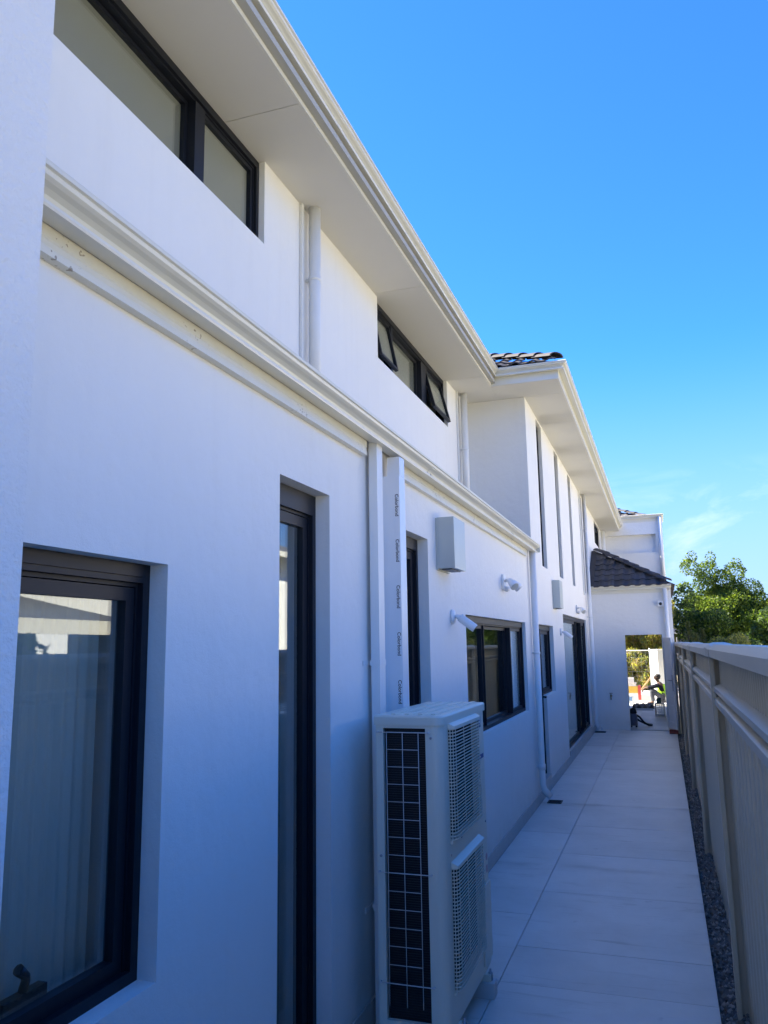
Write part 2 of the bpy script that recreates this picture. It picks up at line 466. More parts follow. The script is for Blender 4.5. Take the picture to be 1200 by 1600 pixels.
def wall_mesh(name, axis, pos, depth, a0, a1, z0, z1, openings, mt, parent):
    """a wall standing in the plane axis=pos (its visible face), going back by depth, with rectangular openings (a0,a1,z0,z1)"""
    A = sorted({a0, a1, *[o[0] for o in openings], *[o[1] for o in openings]})
    Z = sorted({z0, z1, *[o[2] for o in openings], *[o[3] for o in openings]})
    A = [a for a in A if a0 - 1e-6 <= a <= a1 + 1e-6]; Z = [z for z in Z if z0 - 1e-6 <= z <= z1 + 1e-6]
    def P(a, z, d):
        return (pos - d, a, z) if axis == 'X' else (a, pos + d, z)
    bm = bmesh.new(); V = {}
    def v(a, z, d):
        k = (round(a, 4), round(z, 4), round(d, 4))
        if k not in V: V[k] = bm.verts.new(P(a, z, d))
        return V[k]
    solid = {}
    for i in range(len(A) - 1):
        for j in range(len(Z) - 1):
            c = ((A[i]+A[i+1])/2, (Z[j]+Z[j+1])/2)
            solid[i, j] = not any(o[0] < c[0] < o[1] and o[2] < c[1] < o[3] for o in openings)
    for (i, j), s in solid.items():
        if not s: continue
        q = [(A[i], Z[j]), (A[i+1], Z[j]), (A[i+1], Z[j+1]), (A[i], Z[j+1])]
        bm.faces.new([v(*p, 0) for p in q]); bm.faces.new([v(*p, depth) for p in q][::-1])
        for (di, dj, e) in ((-1,0,(3,0)), (1,0,(1,2)), (0,-1,(0,1)), (0,1,(2,3))):
            if not solid.get((i+di, j+dj), False):
                p, r = q[e[0]], q[e[1]]
                bm.faces.new((v(*p, 0), v(*p, depth), v(*r, depth), v(*r, 0)))
    bmesh.ops.recalc_face_normals(bm, faces=bm.faces)
    me = bpy.data.meshes.new(name); bm.to_mesh(me); bm.free(); me.materials.append(mt)
    return link(name, me, parent)

# openings on the wall plane x=0: (y0, y1, z0, z1)
O_w1 = (1.12, 2.04, 0.80, 1.95)
O_d1 = (2.78, 3.28, 0.06, 2.375)
O_d2 = (4.43, 4.89, 0.06, 2.37)
O_w2 = (5.88, 8.64, 1.01, 1.925)
O_ld = (9.28, 10.04, 0.17, 1.93)
O_lw = (10.04, 10.94, 1.08, 1.93)
O_sl = (12.14, 15.95, 0.165, 2.13)
SL = [(10.21, 10.68), (12.05, 12.50), (13.87, 14.30), (15.97, 16.38)]
O_s = [(a, b, 2.67, 4.60) for a, b in SL]
wall_mesh("ground_floor_wall", 'X', 0, 0.24, 0.6, 9.33, -0.1, 2.76, [O_w1, O_d1, O_d2, O_w2, (9.28, 9.33, 0.17, 1.93)], M_wall, house)
wall_mesh("rear_block_wall", 'X', 0, 0.24, 9.33, 23.3, -0.1, 4.655, [(9.33, 10.04, 0.17, 1.93), O_lw, O_sl] + O_s + [(19.55, 21.3, 4.06, 4.60)], M_wall, house)
O_u1 = (1.30, 4.00, 4.09, 4.70)
O_u2 = (6.05, 8.39, 4.09, 4.70)
wall_mesh("upper_floor_wall", 'X', -0.72, 0.24, 0.6, 9.33, 2.7, 4.655, [(1.30, 4.00, 4.09, 4.655), (6.05, 8.39, 4.09, 4.655)], M_wall, house)
wall_mesh("return_wall", 'Y', 9.33, 0.2, -0.96, -0.24, 2.7, 4.655, [], M_wall, house)
MB().box(-0.24, 0.0, 9.3299, 9.334, 2.76, 4.655).build("return_wall_end", M_wall, house)
MB().box(-4, 0.36, -3.5, 1.08, -0.1, 5.1).build("front_block_wall", M_wall_rough, house)
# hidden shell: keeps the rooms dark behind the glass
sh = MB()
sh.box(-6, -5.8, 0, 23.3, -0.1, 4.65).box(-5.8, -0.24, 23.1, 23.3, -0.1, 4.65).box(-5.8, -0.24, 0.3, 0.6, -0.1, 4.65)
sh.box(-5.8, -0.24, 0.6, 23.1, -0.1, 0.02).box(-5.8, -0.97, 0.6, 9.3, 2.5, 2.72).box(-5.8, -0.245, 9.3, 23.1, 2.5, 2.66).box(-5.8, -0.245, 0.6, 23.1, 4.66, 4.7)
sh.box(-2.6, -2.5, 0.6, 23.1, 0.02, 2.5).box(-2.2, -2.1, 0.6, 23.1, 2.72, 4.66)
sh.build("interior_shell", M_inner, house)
# low roof behind the gutter of the ground floor
MB().loft([[(0.02, y, 2.765), (0.02, y, 2.795), (-0.716, y, 3.10), (-0.716, y, 3.07)] for y in (1.08, 9.328)]).build("low_roof", M_tile_roof, house)

# ---- skirting
for a, b in ((1.08, 2.779), (3.281, 4.429), (4.891, 9.279), (10.041, 15.95)):
    MB().box(0.0015, 0.0115, a, b, 0.0, 0.105).build("skirting", M_skirt, house, 0.002)
MB().box(0.0015, 0.0115, 15.952, 16.82, 0.0, 0.105).build("skirting", M_skirt, house, 0.002)
for o, nm in ((O_ld, "door_step"), (O_sl, "door_step"), (O_d1, "door_step"), (O_d2, "door_step")):
    MB().box(-0.20, 0.012 if nm == "door_step" else 0, o[0] + .001, o[1] - .001, 0.0, o[2] + 0.002).build(nm, M_skirt, house, 0.003)

# ---- soffits: separate lining boards with open joints
def soffit(x0, x1, cuts, axis='Y'):
    for a, b in zip(cuts[:-1], cuts[1:]):
        MB().box(x0, x1, a + .0025, b - .0025, 4.630, 4.642).build("soffit_panel", M_soffit, house)
soffit(-0.955, -0.305, [1.08, 1.19, 3.59, 5.99, 8.39, 9.332])
soffit(-0.302, 0.455, [8.79, 9.327])
soffit(0.0, 0.455, [9.329, 10.6, 13.0, 15.4, 17.8, 20.2, 22.0])
MB().box(-0.96, -0.294, 1.08, 9.33, 4.6435, 4.652).box(-0.294, 0.454, 8.79, 22.0, 4.6435, 4.652).build("soffit_backing", M_inner, house)

# ---- fascias and gutters swept along the eaves
GUT = [(0.0, 0.0), (0.069, -0.010), (0.072, -0.004), (0.072, 0.003), (0.067, 0.006), (0.052, 0.010), (0.050, 0.018), (0.056, 0.028), (0.070, 0.036), (0.084, 0.041), (0.094, 0.048),
       (0.097, 0.056), (0.096, 0.060), (0.104, 0.063), (0.106, 0.073), (0.101, 0.079), (0.095, 0.075), (0.088, 0.055), (0.060, 0.042), (0.044, 0.022), (0.044, 0.012), (0.005, 0.012), (0.005, 0.075), (0.0, 0.075)]
def sweep(name, path, prof, zb, mt, smooth=False):
    """path in plan; the profile sticks out to the right of the travel direction"""
    P = [Vector((p[0], p[1])) for p in path]
    rings = []
    for i, p in enumerate(P):
        def nrm(a, b):
            d = (b - a).normalized(); return Vector((d.y, -d.x))
        if i == 0: off = nrm(P[0], P[1])
        elif i == len(P) - 1: off = nrm(P[-2], P[-1])
        else:
            n1, n2 = nrm(P[i-1], p), nrm(p, P[i+1])
            off = (n1 + n2) / (1 + n1.dot(n2))
        rings.append([(p.x + off.x * d, p.y + off.y * d, zb + z) for d, z in prof])
    return MB().loft(rings).build(name, mt, house)
eave = [(-0.29, 1.08), (-0.29, 8.775), (0.47, 8.775), (0.47, 21.995)]
sweep("upper_gutter", eave, GUT, 4.727, M_trim)
FAS = [(-0.014, 0.0), (0.0, 0.0), (0.0, 0.112), (-0.003, 0.115), (-0.003, 0.16), (-0.014, 0.16)]
sweep("upper_fascia", eave, FAS, 4.630, M_trim)
sweep("lower_gutter", [(0.031, 1.08), (0.031, 9.10)], GUT, 2.727, M_trim)
LF = [(0.001, 0.0), (0.031, 0.0), (0.031, 0.020), (0.027, 0.024), (0.027, 0.040), (0.030, 0.044), (0.030, 0.075), (0.001, 0.075)]
for a, b in ((1.08, 3.70), (4.19, 6.95), (6.953, 8.80)):
    sweep("lower_fascia", [(0.0, a), (0.0, b)], LF, 2.651, M_chip)
MB().box(0.002, 0.04, 4.155, 4.19, 2.655, 2.72).build("fascia_end_cap", M_trim, house, .003)
MB().box(0.034, 0.132, 9.10, 9.102, 2.72, 2.80).build("gutter_end_cap", M_trim, house)

for nm, path, zb in (("lower_gutter", [(0.031, 4.62), (0.031, 4.68)], 2.727), ("lower_gutter", [(0.031, 7.52), (0.031, 7.57)], 2.727), ("upper_gutter", [(-0.29, 3.95), (-0.29, 4.01)], 4.727), ("upper_gutter", [(0.47, 12.6), (0.47, 12.66)], 4.727)):
    sweep("gutter_joint", path, [(d * 1.012 + (.0015 if d > .03 else 0), z * 1.01 - .0008) for d, z in GUT[1:10]] + [(.09, .05), (.05, .03)], zb, M_trim)
# ---- windows
def window(label, y0, y1, z0, z1, xf, panes, head=0.04, fw=0.030, sw=0.034, name="window", depth=0.09, backings=None):
    """aluminium window facing +X. panes: list of (ya, yb, kind, angle); the outer frame is the part, the sashes and panes sub-parts"""
    f = MB()
    f.box(xf - depth, xf, y0, y0 + fw, z0, z1).box(xf - depth, xf, y1 - fw, y1, z0, z1)
    f.box(xf - depth, xf, y0 + fw, y1 - fw, z1 - head, z1).box(xf - depth, xf, y0 + fw, y1 - fw, z0, z0 + fw)
    # stepped inner rebate
    f.box(xf - depth + .012, xf - .018, y0 + fw, y0 + fw + .010, z0 + fw, z1 - head)
    f.box(xf - depth + .012, xf - .018, y1 - fw - .010, y1 - fw, z0 + fw, z1 - head)
    f.box(xf - depth + .012, xf - .018, y0 + fw + .010, y1 - fw - .010, z1 - head - .012, z1 - head)
    for (ya, yb, kind, ang), nxt in zip(panes, panes[1:] + [None]):
        if nxt is not None and nxt[0] - yb > 0.004:
            f.box(xf - depth + .01, xf - .006, yb + .001, nxt[0] - .001, z0 + fw, z1 - head - .014)
    win = f.build(name, M_frame, house, 0.002)
    if label: win["label"] = label
    zt, zb = z1 - head - .015, z0 + fw + .001
    for (ya, yb, kind, ang) in panes:
        if kind == 'void': continue
        sx = xf - .022 if kind != 'back' else xf - .055
        # sash built hanging from its top edge, then swung open by ang
        s = MB(); h = zt - zb
        t = 0.032
        s.box(-t, 0, 0, sw, -h, 0).box(-t, 0, yb - ya - sw, yb - ya, -h, 0)
        s.box(-t, 0, sw, yb - ya - sw, -sw, 0).box(-t, 0, sw, yb - ya - sw, -h, -h + sw)
        Mx = Matrix.Translation((sx, ya, zt)) @ Matrix.Rotation(-ang, 4, 'Y')
        so = link("sash", s.mesh("sash", M_frame, 0.002), win, Mx)
        g = MB(); g.box(-0.020, -0.014, sw - .004, yb - ya - sw + .004, -h + sw - .004, -sw + .004)
        link("pane", g.mesh("pane", M_glass), win, Mx)
        if backings and (backings is True or panes.index((ya, yb, kind, ang)) in backings):
            bb = MB(); bb.box(-0.030, -0.027, sw * .5, yb - ya - sw * .5, -h + sw * .5, -sw * .5)
            link("added_backing", bb.mesh("added_backing", M_backing_dim if z0 > 3 else M_backing), win, Mx)  # panel added behind the glass to lighten the pane
    return win

w1 = window("tall awning window nearest the camera with its winder at the sill", 1.12, 2.04, 0.80, 1.95, -0.062, [(1.165, 1.997, 'sash', 0)], head=0.055, fw=0.032, sw=0.038)
hb = MB(); hb.box(-0.075, -0.056, 1.16, 2.0, 1.912, 1.949).build("head_flashing", M_frame, w1, .002)
ct = MB(); npt = 120  # curtain added behind the pane to raise its brightness
cp = [(-0.185 + .004 * math.sin(k * 1.05) + .005 * math.sin(k * .37), 0.95 + 1.02 * k / npt) for k in range(npt + 1)]
ct.loft([[(x, y, .70) for x, y in cp], [(x, y, 1.99) for x, y in cp]], closed=False)
ct.build("added_curtain", mat("added_curtain_cloth", (.54, .52, .44), .9, .1), w1, recalc=False)
wd = MB(); wd.box(-0.135, -0.108, 1.60, 1.74, 0.872, 0.90).tube([(-0.12, 1.67, 0.90), (-0.116, 1.675, 0.925), (-0.108, 1.665, 0.94), (-0.108, 1.64, 0.962)], [.011, .011, .011, .014], 8)
wd.build("winder", M_black, w1)
window("tall narrow fixed window beside the first downpipe", 2.78, 3.28, 0.062, 2.372, -0.068, [(2.822, 3.235, 'sash', 0)], head=0.09, fw=0.034, sw=0.045, name="narrow_window")
window("tall narrow dark window behind the outdoor unit", 4.43, 4.89, 0.062, 2.366, -0.068, [(4.472, 4.845, 'sash', 0)], head=0.07, fw=0.034, sw=0.045, name="narrow_window")
window("wide sliding kitchen window beside the downpipe", 5.88, 8.64, 1.012, 1.923, -0.035, [(5.922, 6.69, 'sash', 0), (6.70, 7.93, 'back', 0), (7.96, 8.598, 'sash', 0)], head=0.05, sw=0.026, backings=(2,), name="sliding_window")
window("high window with awning sash nearest the front block", 1.30, 4.00, 4.092, 4.628, -0.759, [(1.342, 3.30, 'back', 0), (3.395, 3.958, 'sash', 0)], head=0.045, sw=0.024, backings=True)
u2 = window("high window with both end sashes propped open", 6.05, 8.39, 4.092, 4.628, -0.759, [(6.092, 6.545, 'sash', math.radians(11)), (6.60, 7.52, 'back', 0), (7.70, 8.348, 'sash', math.radians(14))], head=0.045, sw=0.024, backings=True)
window("small laundry window beside the laundry door", 10.045, 10.94, 1.082, 1.927, -0.05, [(10.10, 10.88, 'sash', 0)], head=0.06)
for (a, b) in SL:
    window(None, a, b, 2.672, 4.598, -0.042, [(a + .05, b - .05, 'back', 0)], fw=0.035, head=0.04, sw=0.035, name="slit_window")
window("small upper window against the far block", 19.55, 21.3, 4.062, 4.598, -0.03, [(19.6, 20.3, 'back', 0), (20.36, 21.25, 'sash', 0)])
# sliding door: left leaf glazed, middle open and dark, right leaf half drawn
window("glazed sliding door standing partly open", 12.14, 15.95, 0.167, 2.127, -0.03, [(12.19, 14.22, 'sash', 0), (14.25, 15.20, 'void', 0), (15.22, 15.90, 'sash', 0)], head=0.05, sw=0.04, name="sliding_door", backings=(0, 2))
# laundry door
ld = MB(); ld.box(-0.10, -0.055, 9.34, 9.985, 0.21, 1.875)
ld_f = MB(); ld_f.box(-0.12, -0.04, 9.285, 9.335, .175, 1.925).box(-0.12, -0.04, 9.99, 10.036, .175, 1.925).box(-0.12, -0.04, 9.335, 9.99, 1.88, 1.925)
door = ld_f.build("laundry_door", M_frame, house, .003)
ld.build("leaf", M_frame, door, .003)
hd = MB(); hd.box(-0.055, -0.045, 9.90, 9.945, 0.95, 1.15).tube([(-0.045, 9.92, 1.07), (0.0, 9.92, 1.07), (0.012, 9.905, 1.07), (0.012, 9.80, 1.07)], .010, 8)
hd.build("handle", M_black, door)

# ---- downpipes
def downpipe(label, pts, r=0.043, brackets=(), wall_x=0.0, shoe=True, seg=16, mt=None):
    p = MB().tube(pts, r, seg).build("downpipe", mt or M_pipe, house)
    if label: p["label"] = label
    for z in brackets:
        x, y = pts[0][0], pts[0][1]
        b = MB().lathe((x, y, z - .013), [(r + .001, 0), (r + .004, .001), (r + .004, .025), (r + .001, .026)], 16)
        if wall_x is not None:
            b.box(wall_x - .002, x - r + .003, y - .012, y + .012, z - .010, z + .010)
            b.box(wall_x + .001, wall_x + .004, y - r - .035, y + r + .035, z - .011, z + .011)
        b.build("bracket", M_pipe, p)
    return p
rp_ = MB()
rp_.box(0.022, 0.066, 3.745, 3.83, 0.0, 2.738)
rp = rp_.build("downpipe", M_pipe, house, .010, 3); rp["label"] = "flat white downpipe next to the white duct"
for z_ in (1.62, 0.5):
    MB().box(0.018, 0.0685, 3.742, 3.833, z_ - .014, z_ + .014).box(0.001, 0.005, 3.68, 3.89, z_ - .012, z_ + .012).box(.005, .0175, 3.765, 3.81, z_ - .010, z_ + .010).build("bracket", M_pipe, rp, .002)
downpipe("white downpipe at the end of the low gutter, kicked out over a drain", [(0.052, 9.02, 2.735), (0.052, 9.02, 0.20), (0.065, 9.02, 0.155), (0.125, 9.05, 0.085)], 0.035, (1.60, 0.395))
pc = MB().lathe((0.052, 9.02, 0.36), [(.036, 0), (.040, .002), (.040, .06), (.036, .062)], 16).build("pipe_collar", M_pipe, house)
downpipe("pipe on the upper wall between two high windows", [(-0.655, 4.60, 4.629), (-0.655, 4.60, 3.02)], 0.040, (4.12,), -0.72)
downpipe("pipe on the upper wall beside the open high window", [(-0.655, 8.93, 4.629), (-0.655, 8.93, 3.02)], 0.040, (3.95,), -0.72)
MB().box(-0.718, -0.70, 4.50, 4.53, 3.02, 4.629).build("wall_trunking", M_pipe, house, .002)
MB().box(-0.718, -0.70, 8.80, 8.825, 3.02, 4.629).build("wall_trunking", M_pipe, house, .002)
downpipe("full height downpipe in the far corner of the long wall", [(0.068, 16.2, 4.629), (0.068, 16.2, 0.20), (0.08, 16.2, 0.15), (0.13, 16.22, 0.08)], 0.038, (3.9, 2.2, 0.55))
downpipe("short downpipe beside the small upper window", [(0.07, 21.6, 4.6), (0.07, 21.6, 3.0)], 0.05, ())
MB().box(0.002, 0.03, 15.72, 15.76, 2.6, 4.629).build("wall_trunking", M_pipe, house, .002)

# ---- far wing: single-storey wall closing the path, with a doorway through it
wall_mesh("wing_wall", 'Y', 16.83, 0.22, 0.0005, 1.585, -0.1, 2.72, [(0.66, 1.362, -0.1, 1.845)], M_wall, house)
MB().box(1.385, 1.585, 17.051, 23.3, -0.1, 2.72).build("wing_side_wall", M_wall, house)
MB().box(0.0005, 1.384, 17.051, 23.3, 2.45, 2.60).build("passage_ceiling", M_soffit, house)
MB().box(0.661, 1.361, 16.832, 17.048, -0.004, 0.012).build("threshold", M_skirt, house)
MB().box(0.58, 0.66, 16.822, 16.829, -0.1, 1.925).box(0.66, 1.362, 16.822, 16.829, 1.845, 1.905).build("doorway_surround", M_wall, house)
wing_eave = [(0.002, 16.815), (1.50, 16.815), (1.50, 21.99)]
sweep("wing_gutter", wing_eave, GUT, 2.745, M_trim)
sweep("wing_fascia", wing_eave, [(-0.014, 0), (0, 0), (0, .16), (-0.014, .16)], 2.665, M_trim)
downpipe("downpipe at the right corner of the far wing", [(1.475, 16.775, 2.74), (1.475, 16.775, 0.02)], 0.042, (1.2,), None)

# ---- far two-storey block
wall_mesh("far_block_wall", 'Y', 22.0, 0.2, 0.0005, 1.545, 2.5, 4.86, [(0.05, 1.38, 4.02, 4.50)], M_wall, house)
MB().box(0.04, 1.39, 22.14, 22.17, 4.01, 4.51).build("recessed_panel", M_wall, house)
MB().box(0.0005, 1.545, 22.2, 23.3, 2.601, 4.86).build("far_block_upper", M_wall, house)
sweep("far_gutter", [(0.48, 21.985), (1.50, 21.985), (1.50, 23.3)], GUT, 4.93, M_trim)
sweep("far_fascia", [(0.48, 21.985), (1.548, 21.985), (1.548, 23.3)], [(-0.014, 0), (0, 0), (0, .18), (-0.014, .18)], 4.83, M_trim)
downpipe("downpipe at the right corner of the far two-storey block", [(1.505, 21.93, 4.93), (1.505, 21.93, 3.0)], 0.05, ())

# ---- roofs with individual tiles
def tile_mesh():
    l, t = 0.33, 0.014
    prof = [(-0.10, 0.010), (-0.085, 0.0), (-0.02, 0.0), (0.0, 0.006), (0.03, 0.020), (0.06, 0.026), (0.085, 0.020), (0.103, 0.011)]
    r0 = [(x, -l/2, z + 0.022) for x, z in prof] + [(x, -l/2, z + 0.022 - t) for x, z in prof[::-1]]
    r1 = [(x, l/2, z) for x, z in prof] + [(x, l/2, z - t) for x, z in prof[::-1]]
    return MB().loft([r0, r1]).mesh("tile", M_tile_roof)
def cap_mesh():
    rings = []
    for y, r, dz in ((-0.18, 0.098, 0.020), (0.18, 0.086, 0.0)):
        o = [(r * math.cos(a), y, r * 0.55 * math.sin(a) + dz) for a in [math.pi * k / 8 for k in range(9)]]
        i = [((r - .018) * math.cos(a), y, (r - .018) * 0.55 * math.sin(a) + dz) for a in [math.pi * k / 8 for k in range(9)]][::-1]
        rings.append(o + i)
    return MB().loft(rings).mesh("ridge_tile", M_tile_roof)
TM, CM = tile_mesh(), cap_mesh()

def tiled_slope(roof, origin, along, pitch, rows, xr, gauge=0.26):
    """tiles laid on a slope; origin on the eave, 'along' unit vector of the eave, slope rises to the left of it; xr(v) gives the extent at plan distance v"""
    U = Vector((along[0], along[1], 0)); Hd = Vector((-along[1], along[0], 0))
    V = (Hd * math.cos(pitch) + Vector((0, 0, math.sin(pitch)))).normalized()
    Nn = U.cross(V)
    for k in range(rows):
        s = gauge * k + 0.135
        a, b = xr(s * math.cos(pitch))
        n0, n1 = math.ceil((a + .07) / 0.20), math.floor((b - .04) / 0.20)
        for i in range(n0, n1 + 1):
            p = Vector(origin) + U * (i * 0.20) + V * s + Nn * (0.012 + random.uniform(-.003, .003))
            Mx = Matrix((U, V, Nn)).transposed().to_4x4(); Mx.translation = p
            link("tile", TM, roof, Mx @ Matrix.Rotation(random.uniform(-.012, .012), 4, 'Z'))
def hip_caps(roof, p0, p1, step=0.31):
    p0, p1 = Vector(p0), Vector(p1)
    d = (p1 - p0); L = d.length; d.normalize()
    X = d.cross(Vector((0, 0, 1))).normalized(); Z = X.cross(d)
    for k in range(int(L / step)):
        Mx = Matrix((X, d, Z)).transposed().to_4x4(); Mx.translation = p0 + d * (step * k + .16) + Z * .02
        link("ridge_tile", CM, roof, Mx)

PT = math.radians(25); TN = math.tan(PT)
# main roof bodies (battened planes the tiles lie on)
ez = 4.80
rb = MB()
rb.face([(-0.25, 0.0, ez), (-0.25, 8.70, ez), (-3.6, 12.05, ez + 3.35 * TN), (-3.6, 0.0, ez + 3.35 * TN)])            # east slope, front part
rb.face([(-0.25, 8.70, ez), (0.53, 8.70, ez), (-2.63, 11.86, ez + 3.16 * TN), (-3.41, 11.86, ez + 3.16 * TN)])        # hip end facing the camera
rb.face([(0.53, 8.70, ez), (0.53, 24.0, ez), (-2.63, 24.0, ez + 3.16 * TN), (-2.63, 11.86, ez + 3.16 * TN)])           # east slope, rear part
roof1 = rb.build("main_roof", M_tile_roof, house, recalc=False)
tiled_slope(roof1, (-0.25, 8.70, ez), (1, 0), PT, 10, lambda v: (-v - .1, 0.78 - v))
hip_caps(roof1, (0.44, 8.79, ez + .05), (-1.8, 11.03, ez + .02 + 2.35 * TN))
# wing lean-to roof: hip end facing the camera, cut by the long wall on the left
wz = 2.80; P2 = math.radians(30); T2 = math.tan(P2)
rb2 = MB()
rb2.face([(0.001, 16.73, wz), (1.63, 16.73, wz), (0.001, 18.36, wz + 1.63 * T2)])
rb2.face([(1.63, 16.73, wz), (1.63, 21.99, wz), (0.001, 21.99, wz + 1.63 * T2), (0.001, 18.36, wz + 1.63 * T2)])
roof2 = rb2.build("wing_roof", M_tile_roof, house, recalc=False)
tiled_slope(roof2, (0.02, 16.73, wz), (1, 0), P2, 8, lambda v: (0.05, 1.60 - v))
tiled_slope(roof2, (1.63, 16.73, wz), (0, 1), P2, 7, lambda v: (v + .1, 5.2))
hip_caps(roof2, (1.53, 16.82, wz + .06), (0.06, 18.30, wz + .02 + 1.59 * T2))
# far block roof
rb3 = MB(); fz = 4.99
rb3.face([(0.20, 22.5, fz), (1.20, 22.5, fz), (0.20, 23.5, fz + 1.0 * TN)])
rb3.face([(1.20, 22.5, fz), (1.20, 25.0, fz), (0.20, 25.0, fz + 1.0 * TN), (0.20, 23.5, fz + 1.0 * TN)])
rb3.face([(0.20, 22.5, fz), (0.20, 23.5, fz + 1.0 * TN), (-2, 23.5, fz + 1.0 * TN), (-2, 22.5, fz)])
roof3 = rb3.build("far_roof", M_tile_roof, house, recalc=False)
tiled_slope(roof3, (0.20, 22.5, fz), (1, 0), PT, 5, lambda v: (-1.0, 1.0 - v))
hip_caps(roof3, (1.12, 22.55, fz + .05), (-0.2, 23.6, fz + .04 + 1.2 * TN))

# ================================================================== THINGS ON THE HOUSE WALL
# white metal duct with printed lettering
duct = thing("pipe_duct", (0.05, 4.05, 0.1), "white square metal duct with black printed lettering beside the near downpipe", "duct")
d_ = MB(); d_.box(0.002, 0.105, 3.99, 4.085, 0.1, 2.60).build("lower_cover", M_duct, duct, .003)
MB().box(0.035, 0.1045, 4.0, 4.0845, 2.602, 2.705).build("upper_cover", M_duct, duct, .003)
M_ink = mat("black_print", (0.012, 0.006, 0.008), 0.7, 0.2)
cu = bpy.data.curves.new("printed_lettering", 'FONT'); cu.body = "Colorbond"; cu.size = 0.027; cu.extrude = 0.0002; cu.offset = 0.0003
tmp = bpy.data.objects.new("lettering_source", cu); COL.objects.link(tmp)
bpy.context.view_layer.update()
word = bpy.data.meshes.new_from_object(tmp.evaluated_get(bpy.context.evaluated_depsgraph_get()))
word.name = "printed_lettering"; word.materials.clear(); word.materials.append(M_ink)
bpy.data.objects.remove(tmp); bpy.data.curves.remove(cu)
z = 2.50
while z > 0.3:
    R_ = Matrix(((0, 1, 0, 0), (0, 0, -1, 0), (-1, 0, 0, 0), (0, 0, 0, 1)))
    link("printed_lettering", word, duct, Matrix.Translation((0.080, 3.9893, z)) @ R_)
    z -= 0.243

def wall_box(y0, y1, z0, z1, dep, label):
    t = thing("wall_box", (0, y0, z0), label, "wall box", "grey metal boxes high on the long wall")
    MB().box(0.012, dep, y0, y1, z0, z1).build("cover", M_box, t, .004)
    MB().box(0.001, 0.012, y0 - .006, y1 + .006, z0 - .012, z1 - .004).build("back_plate", M_box, t, .002)
    MB().box(0.03, dep - .03, y0 + .03, y1 - .03, z0 - .006, z0 - .0005).build("vent_slot", M_black, t)
wall_box(5.09, 5.40, 2.20, 2.54, 0.125, "silver grey metal box above the near security camera")
wall_box(11.05, 11.40, 2.175, 2.55, 0.10, "silver grey metal box below the slit windows")

def bullet_camera(y, z, label, yaw_deg=8):
    t = thing("security_camera", (0, y, z), label, "camera", "white bullet cameras on the long wall")
    MB().lathe((0.001, y, z), [(.050, 0), (.050, .012), (.043, .020), (.02, .024)], 20, 'X').build("mount", M_white_plastic, t)
    a = math.radians(yaw_deg)
    d = Vector((math.cos(a) * .82, math.sin(a) * .82, -.62)).normalized()
    p0 = Vector((0.055, y, z - .004))
    MB().tube([(0.018, y, z), (0.042, y, z), p0 + d * .03], [.014, .016, .018], 10).build("arm", M_white_plastic, t)
    MB().tube([p0, p0 + d * .004, p0 + d * .130, p0 + d * .133], [.023, .029, .029, .027], 16).build("body", M_white_plastic, t)
    MB().tube([p0 + d * .1325, p0 + d * .1345], [.022, .021], 16).build("lens", M_black, t)
bullet_camera(5.46, 1.895, "white bullet camera between the grey box and the sliding window")
bullet_camera(11.72, 1.86, "white bullet camera beside the glazed sliding door")

def sensor_light(y, z, label):
    t = thing("sensor_light", (0, y, z), label, "floodlight", "twin lamp sensor lights on the long wall")
    MB().box(0.001, 0.022, y - .05, y + .05, z - .07, z + .07).build("mount", M_white_plastic, t, .005)
    for s in (-1, 1):
        c = Vector((0.085, y + s * .075, z + .005)); d = Vector((.55, s * .35 - .1, -.65)).normalized()
        MB().tube([(0.02, y + s * .02, z + .01), (0.05, y + s * .045, z + .02), c], .011, 8).build("arm", M_white_plastic, t)
        MB().tube([c - d * .02, c, c + d * .05, c + d * .085], [.016, .027, .037, .042], 14).build("lamp_head", M_white_plastic, t)
        MB().tube([c + d * .0855, c + d * .088], [.038, .037], 14).build("lens", mat("lamp_lens", (.5, .52, .52), .15), t)
    MB().lathe((0.04, y, z - .06), [(.008, -.03), (.026, -.02), (.03, 0), (.02, .02)], 12).build("sensor", M_white_plastic, t)
sensor_light(7.42, 2.27, "sensor light above the wide sliding window")
sensor_light(14.2, 2.28, "sensor light above the glazed sliding door")

t = thing("dome_camera", (1.375, 16.8, 2.44), "small white camera with black lens on the far wing wall", "camera")
MB().box(1.33, 1.43, 16.755, 16.828, 2.39, 2.49).build("housing", M_white_plastic, t, .012, 2)
MB().lathe((1.38, 16.7545, 2.44), [(.03, 0), (.026, -.012), (.012, -.02)], 14, 'Y').build("lens", M_black, t)

t = thing("garden_tap", (0.33, 16.8, 0.66), "small brass garden tap on the far wing wall", "tap")
M_brass = mat("worn_brass", (.28, .22, .12), .4, .5, .8)
MB().lathe((0.33, 16.829, 0.66), [(.022, 0), (.022, -.006), (.012, -.01)], 12, 'Y').build("flange", M_brass, t)
MB().tube([(0.33, 16.82, .66), (0.33, 16.76, .66), (0.33, 16.735, .64), (0.33, 16.73, .59)], [.011, .012, .012, .013], 10).build("spout", M_brass, t)
MB().tube([(0.33, 16.77, .67), (0.33, 16.77, .71)], .007, 8).box(.295, .365, 16.76, 16.78, .708, .718).build("handle", M_brass, t)

